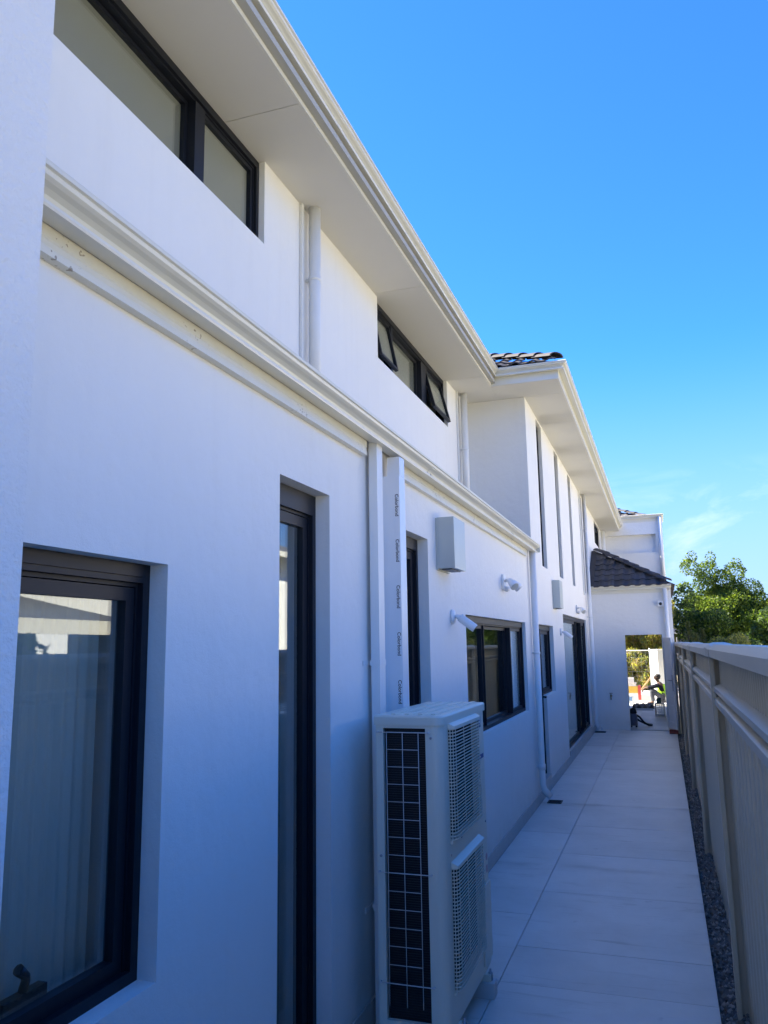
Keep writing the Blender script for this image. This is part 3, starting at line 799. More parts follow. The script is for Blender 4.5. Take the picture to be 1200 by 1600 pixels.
# door leaf of the far doorway, standing open against its stop
hinge = Vector((1.370, 16.80, 0)); ang = math.atan2(16.32 - 16.80, 1.515 - 1.370)
gate = thing("open_door", hinge, "white panelled door standing open beside the fence", "door", rot=Matrix.Rotation(ang, 4, 'Z'))
GM = Matrix.Translation(hinge) @ Matrix.Rotation(ang, 4, 'Z')
M_door = mat("grey_white_door_paint", (.66, .67, .68), .45, .4)
g = MB(); L_ = 0.53
for bx in ((0, .075), (L_ - .085, L_)): g.obox(GM, bx[0], bx[1], -.018, .018, .075, 1.78)
for bz in ((.075, .20), (.56, .68), (1.70, 1.78)): g.obox(GM, .075, L_ - .085, -.018, .018, bz[0], bz[1])
def child(mb, name, mt, par, bevel=0): return mb.build(name, mt, par, bevel)
child(g, "leaf", M_door, gate, .002)
for z0, z1 in ((.20, .56), (.68, 1.70)):
    p = MB(); p.obox(GM, .075, L_ - .085, -.005, .005, z0, z1)
    p.obox(GM, .11, L_ - .12, -.016, .016, z0 + .05, z1 - .05)
    child(p, "door_panel", M_door, gate, .006)
h_ = MB(); h_.obox(GM, L_ - .055, L_ - .02, .018, .024, .78, 1.08); h_.obox(GM, L_ - .055, L_ - .02, -.024, -.018, .78, 1.08)
for s in (1, -1):
    h_.tube([GM @ Vector((L_ - .038, s*.02, .98)), GM @ Vector((L_ - .038, s*.065, .98)), GM @ Vector((L_ - .15, s*.07, .98))], .009, 8)
child(h_, "handle", M_metal, gate)

br = MB().obox(Matrix.Translation((1.455, 16.36, 0)) @ Matrix.Rotation(-.1, 4, 'Z'), -.075, .075, -.055, .055, 0.0, .072).build("brick", mat("red_clay_brick", (.20, .055, .045), .85, .2, noise=(20, .7, (.12, .04, .035)), bump=(50, .5, .01)), None, .004)
tag(br, "red brick propping the open door at the path end", "brick")

def drain(x, y, label, lx=.06, ly=.05):
    t = thing("drain_grate", (x, y, 0), label, "drain", "black drain grates under the downpipes")
    f = MB(); f.box(x - lx, x + lx, y - ly, y - ly + .012, .0005, .009).box(x - lx, x + lx, y + ly - .012, y + ly, .0005, .009)
    f.box(x - lx, x - lx + .012, y - ly + .012, y + ly - .012, .0005, .009).box(x + lx - .012, x + lx, y - ly + .012, y + ly - .012, .0005, .009)
    f.build("rim", M_rust, t)
    b = MB()
    for k in range(4):
        yy = y - ly + .022 + k * (2 * ly - .044) / 3
        b.box(x - lx + .012, x + lx - .012, yy - .005, yy + .005, .001, .007)
    b.build("bars", M_rust, t)
    MB().box(x - lx + .012, x + lx - .012, y - ly + .012, y + ly - .012, .0004, .0008).build("sump", M_black, t)
drain(0.15, 9.19, "black drain grate under the kicked out downpipe", .075, .085)
drain(0.12, 16.4, "black drain grate in the far corner of the path", .10, .10)

# ================================================================== AIR CONDITIONER
ac = thing("outdoor_unit", (0.30, 3.9, 0), "tall ivory twin fan air conditioner outdoor unit standing against the white wall", "air conditioner")
X0, X1, Y0, Y1, Z0, Z1 = 0.135, 0.440, 3.48, 4.345, 0.105, 1.375
c = MB()
# side frame around the coil opening (side towards the camera)
def corner_post(mb, cx, cy, r, a0, z0, z1, t=.02, n=6):
    pass
c.box(X0, X0 + .035, Y0, Y0 + .022, Z0, Z1)                         # rear upright
c.box(X0 + .035, X1 - .075, Y0, Y0 + .022, Z1 - .035, Z1).box(X0 + .035, X1 - .075, Y0, Y0 + .022, Z0, Z0 + .04)
# rounded front corner upright
rr = 0.045
prof = [(X1 - .075, Y0)] + [(X1 - rr + rr * math.sin(a), Y0 + rr - rr * math.cos(a)) for a in [math.pi/2 * k / 6 for k in range(7)]] + [(X1, Y0 + .075), (X1 - .02, Y0 + .075), (X1 - .02, Y0 + .05), (X1 - .05, Y0 + .022), (X1 - .075, Y0 + .022)]
c.loft([[(x, y, z) for x, y in prof] for z in (Z0, Z1)])
# front plate with two fan openings
FG = [(3.59, 4.125, 0.855, 1.335), (3.59, 4.125, 0.245, 0.745)]
for (za, zb) in ((Z0, .245), (.745, .855), (1.335, Z1)): c.box(X1 - .02, X1, Y0 + .075, Y1 - .03, za, zb)
for (g0, g1, za, zb) in FG:
    c.box(X1 - .02, X1, Y0 + .075, g0, za, zb); c.box(X1 - .02, X1, g1, Y1 - .03, za, zb)
c.box(X1 - .035, X1 - .003, Y1 - .03, Y1, Z0, Z1)                    # far front edge
c.box(X0, X1 - .035, Y1 - .02, Y1, Z0, Z1)                           # far side
c.box(X0, X0 + .012, Y0 + .022, Y1 - .02, Z0, Z1)                    # back
c.box(X0 + .012, X1 - .02, Y0 + .022, Y1 - .02, Z0, Z0 + .02)        # base pan
cab = c.build("cabinet", M_ac, ac)
lid = MB()
lp = [(X0 - .006, Y0 - .006)] + [(X1 + .006 - rr + rr * math.sin(a), Y0 - .006 + rr - rr * math.cos(a)) for a in [math.pi/2 * k / 6 for k in range(7)]] + [(X1 + .006, Y1 + .006), (X0 - .006, Y1 + .006)]
lid.loft([[(x, y, z) for x, y in lp] for z in (Z1 - .022, Z1 + .012)] + [[(X0 + .15 + (x - X0 - .15) * .97, Y0 + .43 + (y - Y0 - .43) * .985, Z1 + .02) for x, y in lp]])
for xx in (0.20, 0.262, 0.325, 0.385):
    lid.box(xx, xx + .02, Y0 + .03, Y1 - .03, Z1 + .018, Z1 + .026)
lid.build("top_panel", M_ac, ac)
MB().box(X0 + .04, X0 + .065, Y0 + .03, Y1 - .025, Z0 + .03, Z1 - .03).box(X0 + .065, X1 - .085, Y0 + .03, Y0 + .05, Z0 + .03, Z1 - .03).build("coil", M_coil, ac)
MB().box(X0 + .07, X1 - .04, Y1 - .024, Y1 - .021, Z0 + .02, Z1 - .03).box(X0 + .066, X1 - .021, Y0 + .055, Y1 - .025, Z0 + .021, Z0 + .024).box(X0 + .066, X1 - .021, Y0 + .055, Y1 - .025, Z1 - .03, Z1 - .026).box(X1 - .024, X1 - .021, Y0 + .056, 3.585, Z0 + .03, Z1 - .03).build("darkening_liner", M_black, ac)  # black panels added to keep the cabinet interior dark
fins = MB()
for k in range(120):
    zz = Z0 + .04 + k * (Z1 - Z0 - .08) / 119
    fins.box(X0 + .04, X1 - .08, Y0 + .0265, Y0 + .0298, zz - .0015, zz + .0015)
fins.build("coil_fins", mat("coil_fin_metal", (.02, .022, .027), .4, .5, .4), ac)
wg = MB()
yg = Y0 - .012
for zz in [1.323 - .0735 * k for k in range(15)]:
    longw = any(abs(zz - q) < .03 for q in (1.323, .735, .294))
    xa, xb = (X0 + .012, X1 - .058) if longw else (0.188, 0.335)
    wg.tube([(xa, yg, zz), (xb, yg, zz)], .0022 if longw else .0015, 6)
    if longw:
        for xx in (xa, xb): wg.tube([(xx, yg - .004, zz), (xx, Y0 + .003, zz)], .0045, 6)
for xx in (0.188, 0.262, 0.335):
    wg.tube([(xx + random.uniform(-.003, .003), yg + .003, 0.205), (xx, yg + .003, .75), (xx, yg + .003, 1.323)], .0017, 6)
wg.build("coil_guard", M_wire, ac)
for (g0, g1, za, zb) in FG:
    dp = .030
    f = MB()                                                         # hood: top, sides, thin rim
    f.loft([[(X1 + .0005, y, z) for y, z in ((g0 - .014, zb - .004), (g1 + .010, zb - .004), (g1 + .010, zb + .022), (g0 - .014, zb + .022))],
            [(X1 + dp, y, z) for y, z in ((g0 - .006, zb - .006), (g1 + .004, zb - .006), (g1 + .004, zb + .006), (g0 - .006, zb + .006))]])
    f.box(X1 + .0005, X1 + .012, g0 - .014, g1 + .010, za - .014, za)
    f.box(X1 + .0005, X1 + .010, g1, g1 + .010, za, zb - .005)
    gr_ = f.build("fan_grille", M_ac, ac, .003)
    s = MB(); n = 34
    for k in range(n):
        zz = za + .004 + k * (zb - za - .012) / (n - 1)
        pts = [(X1 + .002, g0 - .008), (X1 + .018, g0 - .006), (X1 + dp - .003, g0 + .012), (X1 + dp, g0 + .05), (X1 + dp, g1 - .01), (X1 + dp - .006, g1 + .001), (X1 + .002, g1 + .003)]
        rings = []
        for x, y in pts: rings.append([(x, y, zz - .0021), (x, y, zz + .0021), (x - .004, y + .0015, zz + .0021), (x - .004, y + .0015, zz - .0021)])
        s.loft(rings)
    for yy in [g0 - .007, g0 + .012, g0 + .05] + [g0 + .05 + (g1 - g0 - .06) * q / 3 for q in range(1, 4)]:
        xx = X1 + dp - .007 if yy > g0 + .03 else (X1 + dp - .010 if yy > g0 else X1 + .012)
        s.box(xx - .003, xx, yy - .002, yy + .002, za, zb - .005)
    s.build("slats", M_ac, gr_)
    fan = MB(); cy, cz = (g0 + g1) / 2, (za + zb) / 2
    fan.lathe((X1 - .10, cy, cz), [(.05, 0), (.05, .06), (.03, .07)], 14, 'X')
    for b in range(3):
        rings = []
        for q in range(6):
            rr_ = .05 + .032 * q * 1.0; th = 2*math.pi*b/3
            a1, a2 = th - .30, th + .45 + .04 * q
            rings.append([(X1 - .10, cy + rr_*math.cos(a1), cz + rr_*math.sin(a1)), (X1 - .04, cy + rr_*math.cos(a2), cz + rr_*math.sin(a2)), (X1 - .036, cy + rr_*math.cos(a2), cz + rr_*math.sin(a2)), (X1 - .096, cy + rr_*math.cos(a1), cz + rr_*math.sin(a1))])
        fan.loft(rings)
    fan.build("fan", M_black, ac)
MB().box(X1 + .0004, X1 + .002, 4.185, 4.26, 1.275, 1.33).build("badge", mat("blue_badge", (.02, .04, .16), .4), ac)
bl = MB()
bl.box(X1 + .0021, X1 + .0026, 4.195, 4.205, 1.285, 1.32).box(X1 + .0021, X1 + .0026, 4.24, 4.25, 1.285, 1.32).box(X1 + .0021, X1 + .0026, 4.207, 4.238, 1.298, 1.306).box(X1 + .0005, X1 + .0012, 4.19, 4.25, 1.258, 1.262).box(X1 + .0005, X1 + .0012, 4.195, 4.25, 1.248, 1.252)
bl.build("badge_mark", M_white_plastic, ac)
MB().box(X1 + .0004, X1 + .0012, 4.14, 4.31, 1.115, 1.137).build("blue_stripe", mat("blue_stripe", (.02, .05, .22), .4), ac)
MB().box(X1 + .0006, X1 + .008, 4.165, 4.34, 0.14, 0.50).build("service_panel", M_ac, ac, .003)
st = MB(); st.lathe((X1 + .0005, 4.30, .62), [(.018, 0), (.018, .0006)], 14, 'X').box(X1 + .0005, X1 + .0011, 4.285, 4.315, .545, .58); st.build("warning_sticker", mat("pink_sticker", (.55, .30, .32), .5), ac)
screw_y = MB().lathe((0, 0, 0), [(.006, 0), (.006, -.004), (.003, -.005)], 8, 'Y').mesh("screw", M_metal)
screw_x = MB().lathe((0, 0, 0), [(.006, 0), (.006, .004), (.003, .005)], 8, 'X').mesh("screw", M_metal)
for p in ((X0 + .02, Y0 + .001, Z1 - .012), (X1 - .050, Y0 + .001, 1.30), (X0 + .018, Y0 + .001, .80)):
    link("screw", screw_y, ac, Matrix.Translation(p))
for p in ((X1 - .001, 3.585, .795), (X1 - .001, 4.30, .795), (X1 - .001, 3.78, .83)):
    link("screw", screw_x, ac, Matrix.Translation(p))
for yy in (3.60, 4.15):
    ft = MB(); ft.box(X0 - .01, 0.488, yy, yy + .075, 0.0, .072).build("mounting_foot", mat("foot_plastic", (.55, .55, .53), .6), ac, .006)
    fr = MB(); fr.box(X0, .47, yy + .015, yy + .06, .0725, .1045).build("foot_rail", M_ac, ac)
    MB().lathe((.465, yy + .0375, .1045), [(.011, -.03), (.011, .006), (.005, .007), (.005, .022)], 8).build("bolt", M_metal, ac)

# ================================================================== BOUNDARY FENCE
fence = thing("boundary_fence", (1.64, 1.3, -0.05), "grey brown steel panel fence along the right of the path", "fence")
XS = 1.648
posts = [-1.78, 1.32, 4.42, 7.52, 10.62, 13.72, 16.80]
for k, yp in enumerate(posts):
    p = MB()
    p.box(1.590, 1.612, yp - .03, yp + .03, -0.12, 1.655)           # front flange
    p.box(1.612, 1.690, yp + .004, yp + .022, -0.12, 1.655)         # web
    p.box(1.690, 1.706, yp - .03, yp + .03, -0.12, 1.655)
    po = p.build("post", M_fence, fence, .002)
    cpm = MB()
    prof = [(1.574, 1.625), (1.574, 1.668), (1.592, 1.684), (1.62, 1.692), (1.665, 1.692), (1.70, 1.684), (1.716, 1.668), (1.716, 1.625)]
    rings = []
    for y, s in ((yp - .16, .0), (yp - .055, 1.0), (yp + .055, 1.0), (yp + .16, .0)):
        rings.append([(1.645 + (x - 1.645) * (0.86 + .14 * s), y, 1.62 + (z_ - 1.62) * (.80 + .22 * s)) for x, z_ in prof])
    cpm.loft(rings).build("post_cap", M_fence_rail, po)
for y0, y1 in zip(posts[:-1], posts[1:]):
    a, b = y0 + .024, y1 + .003
    sh_ = MB()
    # lower infill sheet: broad shallow ribs; upper strip: narrow ribs
    def ribbed(z0, z1, pitch, amp):
        n = int((b - a) / pitch); pts = []
        for i in range(n):
            y = a + (b - a) * i / n; d = (b - a) / n
            pts += [(XS, y), (XS, y + d * .62), (XS - amp, y + d * .72), (XS - amp, y + d * .90)]
        pts.append((XS, b))
        sh_.loft([[(x, y, z0) for x, y in pts], [(x, y, z1) for x, y in pts]], closed=False)
    ribbed(-.12, 1.41, .155, .006)
    sh_.build("infill_sheet", M_fence, fence, recalc=False)
    sh_ = MB()
    ribbed(1.47, 1.64, .062, .013)
    sh_.build("slat_screen", M_fence, fence, recalc=False)
    for nm, prof in (("top_rail", [(1.586, 1.623), (1.586, 1.660), (1.612, 1.684), (1.678, 1.684), (1.702, 1.660), (1.702, 1.623)]),
                     ("middle_rail", [(1.600, 1.455), (1.600, 1.476), (1.640, 1.492), (1.656, 1.492), (1.692, 1.476), (1.692, 1.455)]),
                     ("middle_rail", [(1.600, 1.390), (1.600, 1.418), (1.640, 1.435), (1.656, 1.435), (1.692, 1.418), (1.692, 1.390)])):
        ya, yb = (y0 + .05, y1 - .05) if nm == "top_rail" else (y0 + .031, y1 - .031)
        MB().loft([[(x, y, z_) for x, z_ in prof] for y in (ya, yb)]).build(nm, M_fence_rail, fence)
    MB().box(1.622, 1.675, y0 + .03, y1 - .03, 1.436, 1.453).build("rail_spacer", M_fence, fence)

# ================================================================== BEYOND THE DOORWAY
M_skin = mat("skin", (.10, .052, .034), .55, .3)
M_hair = mat("dark_hair", (.012, .010, .009), .6)
M_shirt = mat("navy_shirt", (.012, .014, .025), .9, .1)
M_trous = mat("grey_work_trousers", (.09, .10, .125), .85)
M_vest = mat("hi_vis_vest", (.34, .62, .03), .7)
M_stripe = mat("reflective_stripe", (.6, .6, .6), .4)

def skinned(name, chain, mt, parent, sub=1):
    """chain: list of (co, radius, parent index) grown into one continuous surface"""
    me = bpy.data.meshes.new(name)
    me.from_pydata([c[0] for c in chain], [(i, c[2]) for i, c in enumerate(chain) if c[2] is not None], [])
    me.materials.append(mt)
    o = link(name, me, parent)
    sk = o.modifiers.new("skin", 'SKIN'); sk.use_smooth_shade = True
    for i, c_ in enumerate(chain):
        r = c_[1]
        me.skin_vertices[0].data[i].radius = (r, r) if not isinstance(r, tuple) else r
    me.skin_vertices[0].data[0].use_root = True
    ss = o.modifiers.new("sub", 'SUBSURF'); ss.levels = sub; ss.render_levels = sub
    return o

def person():
    O = Vector((0.94, 23.75, 0.0))
    t = thing("person", O, "man in a hi-vis vest squatting with arms over his knees beyond the doorway", "person")
    def w(x, y, z): return O + Vector((x, y, z))
    hip, waist, chest, neck = w(.36, 0, .20), w(.355, 0, .33), w(.29, 0, .50), w(.235, 0, .60)
    B = [(hip, .115, None), (waist, .105, 0), (chest, .115, 1), (neck, .045, 2), (w(.205, 0, .66), .048, 3), (w(.195, 0, .73), .085, 4), (w(.20, 0, .79), .078, 5), (w(.115, 0, .715), .016, 5)]
    for s in (-1, 1):
        i = len(B)
        B += [(w(.30, s*.085, .19), .078, 0), (w(.03, s*.15, .405), .058, i), (w(.06, s*.15, .23), .05, i+1), (w(.07, s*.14, .075), .034, i+2), (w(-.08, s*.155, .028), .026, i+3)]
    for s in (-1, 1):
        i = len(B)
        B += [(w(.265, s*.165, .535), .05, 2), (w(.08, s*.185, .475), .04, i), (w(-.115, s*.12, .455), .029, i+1), (w(-.165, s*.115, .425), .030, i+2)]
        for k in range(4):
            f0 = w(-.185 - .004*k, s*(.135 - .013*k), .395)
            j = len(B); B += [(f0, .0095, i+3), (f0 + Vector((-.008, 0, -.03 - .004*(k % 2))), .0085, j), (f0 + Vector((.004, 0, -.055 - .006*(k in (1, 2)))), .007, j+1)]
        j = len(B); B += [(w(-.155, s*.085, .405), .0105, i+3), (w(-.165, s*.075, .375), .009, j)]
    skinned("body", B, M_skin, t)
    T = [(hip, .128, None)]
    for s in (-1, 1):
        i = len(T); T += [(w(.30, s*.088, .19), .09, 0), (w(.16, s*.125, .31), .082, i), (w(.03, s*.15, .41), .07, i+1), (w(.06, s*.15, .23), .062, i+2), (w(.07, s*.14, .095), .052, i+3)]
    skinned("trousers", T, M_trous, t)
    Sh = [(waist, .108, None), (w(.36, 0, .25), .11, 0), (chest, .118, 0), (w(.245, 0, .585), .06, 2)]
    for s in (-1, 1):
        i = len(Sh); Sh += [(w(.265, s*.165, .535), .064, 2), (w(.085, s*.185, .478), .052, i), (w(-.06, s*.14, .463), .040, i+1)]
    skinned("shirt", Sh, M_shirt, t)
    V = [(w(.37, 0, .22), .150, None), (w(.365, 0, .30), .158, 0), (w(.335, 0, .44), .172, 1), (w(.29, 0, .555), .125, 2)]
    skinned("vest", V, M_vest, t)
    MB().lathe((O.x + .218, O.y, .735), [(.050, -.055), (.078, -.02), (.086, .02), (.080, .058), (.055, .086), (.018, .098)], 14).build("hair", M_hair, t)
    for s in (-1, 1):
        skinned("shoe", [(w(.09, s*.14, .04), .042, None), (w(.0, s*.15, .035), .04, 0), (w(-.105, s*.158, .028), .030, 1)], M_black, t)
        MB().lathe((O.x + .205, O.y + s*.086, .725), [(.02, -.008), (.024, 0), (.014, .008)], 8, 'Y').build("ear", M_skin, t)
        MB().lathe((O.x + .119, O.y + s*.032, .745), [(.006, -.006), (.010, 0), (.006, .006)], 6, 'X').build("eye", M_black, t)
    MB().box(O.x + .108, O.x + .124, O.y - .025, O.y + .025, .682, .689).build("mouth", mat("lips", (.11, .04, .035), .6), t)
person()

PM = Matrix.Translation((1.20, 27.1, 0)) @ Matrix.Rotation(math.radians(40), 4, "Z")
post = MB().obox(PM, -.19, .19, -.19, .19, 0, 1.43).obox(PM, -.205, .205, -.205, .205, 1.43, 1.47).build("gate_pillar", mat("white_paint_pillar", (.8, .8, .79), .7), None, .006)
tag(post, "white painted pillar behind the squatting man", "pillar")

wf = thing("wire_fence", (0.3, 28, 0), "thin pale wire fence in front of the bushes beyond the doorway", "fence")
M_pale = mat("pale_steel", (.6, .6, .56), .4, .5, .3)
for xx in (-1.3, 0.93, 3.2): MB().tube([(xx, 28, -.1), (xx, 28, 1.5)], .022, 10).build("post", M_pale, wf)
for zz in (1.43, .08): MB().tube([(-1.3, 28, zz), (3.2, 28, zz)], .016, 8).build("rail", M_pale, wf)
ws = MB()
for k in range(30): ws.tube([(-1.3 + .15*k, 28.02, .08), (-1.3 + .15*k, 28.02, 1.43)], .0011, 4)
for k in range(9): ws.tube([(-1.3, 28.02, .15 + .15*k), (3.2, 28.02, .15 + .15*k)], .0011, 4)
ws.build("mesh_wire", M_metal, wf)
pr_ = MB().tube([(0.62, 27.2, .22), (0.92, 27.6, .58)], .022, 8).build("timber_prop", mat("orange_timber", (.5, .25, .1), .7))
tag(pr_, "orange timber prop leaning on the wire fence", "prop")

def carton(x0, x1, y0, y1, z0, z1, base, label, cat="box", stripe=None):
    t = thing("carton", ((x0+x1)/2, (y0+y1)/2, z0), label, cat, "boxes stacked in the sun beyond the doorway")
    MB().box(x0, x1, y0, y1, z0, z1).build("body", mat("carton_" + cat, base, .7, noise=(9, .3, tuple(v*.8 for v in base))), t, .008)
    if stripe: MB().box(x0 + .03, x1 - .05, y0 - .002, y0 - .0005, z0 + (z1-z0)*.25, z0 + (z1-z0)*.75).build("printed_panel", mat("carton_print", stripe, .6), t)
    MB().box(x0 + .01, x1 - .01, (y0+y1)/2 - .03, (y0+y1)/2 + .03, z1 + .0002, z1 + .0015).build("tape", M_box, t)
carton(.20, .56, 25.6, 26.1, 0.0, .20, (.62, .62, .60), "white carton at the bottom of the stack in the sun")
carton(.22, .56, 25.6, 26.0, .202, .40, (.60, .38, .06), "yellow carton in the middle of the stack in the sun")
carton(.18, .52, 25.6, 26.0, .402, .50, (.60, .56, .52), "flat cream carton lying on the yellow carton")
carton(.565, .64, 25.6, 26.0, .0, .42, (.50, .07, .06), "upright red carton beside the yellow carton")
carton(.25, .48, 24.4, 24.6, 0.0, .22, (.62, .66, .70), "small white carton with a blue print nearest the doorway", stripe=(.15, .28, .5))
carton(.66, .98, 25.3, 25.6, 0.0, .17, (.66, .65, .60), "low white carton behind the squatting man's hands")
carton(.22, .46, 25.65, 25.95, .502, .64, (.62, .60, .58), "small pale carton on top of the stack in the sun")

# lattice crate with a paint tin on it, inside the passage
cr = thing("lattice_crate", (1.22, 20.1, 0), "white lattice crate standing inside the passage", "crate")
cx0, cx1, cy0, cy1 = 1.10, 1.30, 19.95, 20.25
c_ = MB()
for (x, y) in ((cx0, cy0), (cx1, cy0), (cx0, cy1), (cx1, cy1)): c_.box(x - .01, x + .01, y - .01, y + .01, 0, .29)
for z_ in (.005, .275):
    c_.box(cx0 + .01, cx1 - .01, cy0 - .008, cy0 + .004, z_, z_ + .02).box(cx0 + .01, cx1 - .01, cy1 - .004, cy1 + .008, z_, z_ + .02)
    c_.box(cx0 - .008, cx0 + .004, cy0 + .01, cy1 - .01, z_, z_ + .02).box(cx1 - .004, cx1 + .008, cy0 + .01, cy1 - .01, z_, z_ + .02)
c_.build("frame", M_white_plastic, cr)
lt = MB()
for k in range(5):
    x = cx0 + .02 + .04*k; lt.box(x - .006, x + .006, cy0 - .004, cy0 + .002, .025, .275)
for k in range(6):
    z_ = .05 + .04*k; lt.box(cx0 + .01, cx1 - .01, cy0 - .0075, cy0 - .0045, z_ - .006, z_ + .006)
lt.box(cx0 - .003, cx0 + .003, cy0 + .01, cy1 - .01, .025, .275)
lt.build("lattice", M_white_plastic, cr)
tn = thing("paint_tin", (1.19, 20.1, .296), "small teal paint tin standing on the lattice crate", "tin")
MB().lathe((1.19, 20.1, .2965), [(.055, 0), (.055, .11)], 16).build("body", mat("teal_tin", (.18, .30, .28), .4), tn)
MB().lathe((1.19, 20.1, .407), [(.058, 0), (.058, .008), (.05, .01), (.048, .004)], 16).build("rim", M_metal, tn)

# black strap loop and tool standing inside the doorway
tl = thing("shop_vacuum", (0.69, 17.4, 0), "small grey workshop vacuum just inside the doorway", "vacuum")
MB().lathe((0.70, 17.5, 0.03), [(.05, 0), (.075, .01), (.078, .20), (.06, .24)], 16).build("drum", mat("grey_purple_plastic", (.18, .17, .21), .5), tl)
MB().lathe((0.70, 17.5, .271), [(.07, 0), (.075, .02), (.055, .09), (.02, .11)], 16).build("motor_head", M_black, tl)
for dx, dy in ((.05, .05), (-.05, .05), (.05, -.05), (-.05, -.05)):
    MB().lathe((.70 + dx, 17.5 + dy, .0), [(.012, .0), (.02, .006), (.02, .024), (.012, .03)], 8).build("castor", M_black, tl)
MB().tube([(.76, 17.5, .24), (.82, 17.5, .20), (.90, 17.55, .09), (.98, 17.62, .03), (1.04, 17.68, .026), (1.045, 17.74, .026), (1.0, 17.76, .028), (.92, 17.72, .05), (.80, 17.62, .12), (.76, 17.56, .16)], .020, 8).build("hose", M_black, tl)

tp = MB(); nx, ny = 26, 18
vv = []
for j in range(ny):
    for i in range(nx):
        x = .50 + .54 * i / (nx - 1); y = 22.15 + .75 * j / (ny - 1)
        e = min(i, nx - 1 - i, j, ny - 1 - j)
        z_ = .006 + (0 if e == 0 else (.05 + .05 * math.sin(i*.9 + j*.4) * math.sin(j*.8) + random.uniform(0, .03)))
        vv.append(tp.bm.verts.new((x + random.uniform(-.008, .008), y + random.uniform(-.008, .008), z_)))
for j in range(ny - 1):
    for i in range(nx - 1):
        f = tp.bm.faces.new((vv[j*nx+i], vv[j*nx+i+1], vv[(j+1)*nx+i+1], vv[(j+1)*nx+i])); f.smooth = True
tarp = tp.build("dark_tarp", mat("navy_tarp", (.025, .032, .055), .6))
tag(tarp, "crumpled dark navy tarpaulin on the ground by the squatting man", "tarpaulin")
bd = MB().obox(Matrix.Translation((.78, 21.9, 0)) @ Matrix.Rotation(.05, 4, 'Z'), -.26, .24, -.17, .17, 0.0, .022).build("board", mat("blue_grey_board", (.22, .28, .34), .6), None, .003)
tag(bd, "flat blue grey board on the passage floor before the tarpaulin", "board")

# ================================================================== TREES AND PLANTS
def leaf_cloud(mb, blobs, n, size, nm=3, up_bias=0.0, elong=1.0, shell=0.55):
    tot = sum(b[3] * b[4] * b[5] for b in blobs)
    for (bx, by, bz, rx, ry, rz) in blobs:
        for _ in range(int(n * rx * ry * rz / tot) + 1):
            d = Vector((random.gauss(0, 1), random.gauss(0, 1), random.gauss(0, 1))).normalized()
            r = random.random() ** (1/3) if random.random() > shell else random.uniform(.78, 1.06)
            p = Vector((bx + d.x*rx*r, by + d.y*ry*r, bz + d.z*rz*r))
            nn = Vector((random.gauss(0, 1), random.gauss(0, 1), random.gauss(0, 1) + .5)).normalized()
            a = nn.orthogonal().normalized(); b = nn.cross(a)
            th = random.random() * 6.28
            u = (a * math.cos(th) + b * math.sin(th)); v = nn.cross(u)
            if up_bias: u = (u + Vector((0, 0, up_bias))).normalized(); v = nn.cross(u).normalized()
            s = size * random.uniform(.6, 1.3)
            mb.mi = random.randrange(nm)
            mb.face([p - u*s*.5*elong, p + v*s*.28 + u*s*.05, p + u*s*.55*elong, p - v*s*.28 + u*s*.02])

def tree(name, label, base, trunk_h, blobs, n, size, mats, group=None, r=.12, cat="tree", **kw):
    t = thing(name, base, label, cat, group)
    tr = MB()
    b0 = Vector(base); top = b0 + Vector((random.uniform(-.2, .2), random.uniform(-.2, .2), trunk_h))
    tr.tube([b0 - Vector((0, 0, .2)), b0.lerp(top, .5) + Vector((.06, .03, 0)), top], [r, r*.8, r*.6], 10)
    for bl in blobs[:14]:
        e = Vector(bl[:3]); mid = top.lerp(e, .5) + Vector((random.uniform(-.15, .15), random.uniform(-.15, .15), .1))
        tr.tube([top - Vector((0, 0, trunk_h * .25)), mid, e], [r*.5, r*.3, r*.1], 6)
    tr.build("trunk", mat("bark", (.10, .075, .055), .9), t)
    cr_ = MB(); leaf_cloud(cr_, blobs, n, size, len(mats), **kw)
    cr_.build("crown", mats, t, recalc=False)
    return t
G_mid = [leaf_mat("leaf_mid_green", (.10, .15, .026), .5), leaf_mat("leaf_bright_green", (.17, .22, .035), .5), leaf_mat("leaf_deep_green", (.05, .09, .02))]
G_olive = [leaf_mat("leaf_olive", (.22, .22, .06), .5), leaf_mat("leaf_yellow_green", (.33, .30, .06), .5), leaf_mat("leaf_grey_green", (.16, .18, .08), .5), leaf_mat("leaf_rust", (.24, .18, .08), .5)]
G_dark = [leaf_mat("leaf_dark_green", (.026, .052, .018)), leaf_mat("leaf_conifer", (.045, .075, .026))]

def blobs_for(cx, cy, zc, rx, ry, rz, n, br):
    out = []
    for _ in range(n):
        d = Vector((random.gauss(0, 1), random.gauss(0, 1), random.gauss(0, 1))).normalized() * random.random() ** .4
        s = br * random.uniform(.6, 1.25)
        out.append((cx + d.x*rx, cy + d.y*ry, zc + d.z*rz, s, s, s*.8))
    return out
K = 1.17
def far_scale(L): return [(1.38 + (x - 1.38) * K, 26.5 + (y - 22.6) * K, 1.7 + (z_ - 1.7) * K, rx * K, ry * K, rz * K) for x, y, z_, rx, ry, rz in L]
bl = blobs_for(2.95, 22.6, 2.2, .95, .7, .92, 70, .38)
bl += [(2.16, 22.3, 3.60, .25, .25, .22), (2.22, 22.3, 3.88, .15, .15, .17), (2.08, 22.3, 3.72, .14, .14, .12), (2.62, 22.6, 3.45, .30, .30, .34), (2.70, 22.6, 3.82, .15, .15, .22), (2.50, 22.5, 3.2, .3, .3, .3), (3.25, 22.6, 3.45, .28, .28, .28), (3.32, 22.6, 3.70, .13, .13, .16), (2.98, 22.6, 3.25, .3, .3, .3), (1.98, 22.3, 3.05, .22, .22, .2), (3.62, 22.7, 3.0, .30, .3, .28), (3.85, 22.7, 2.55, .28, .3, .26)]
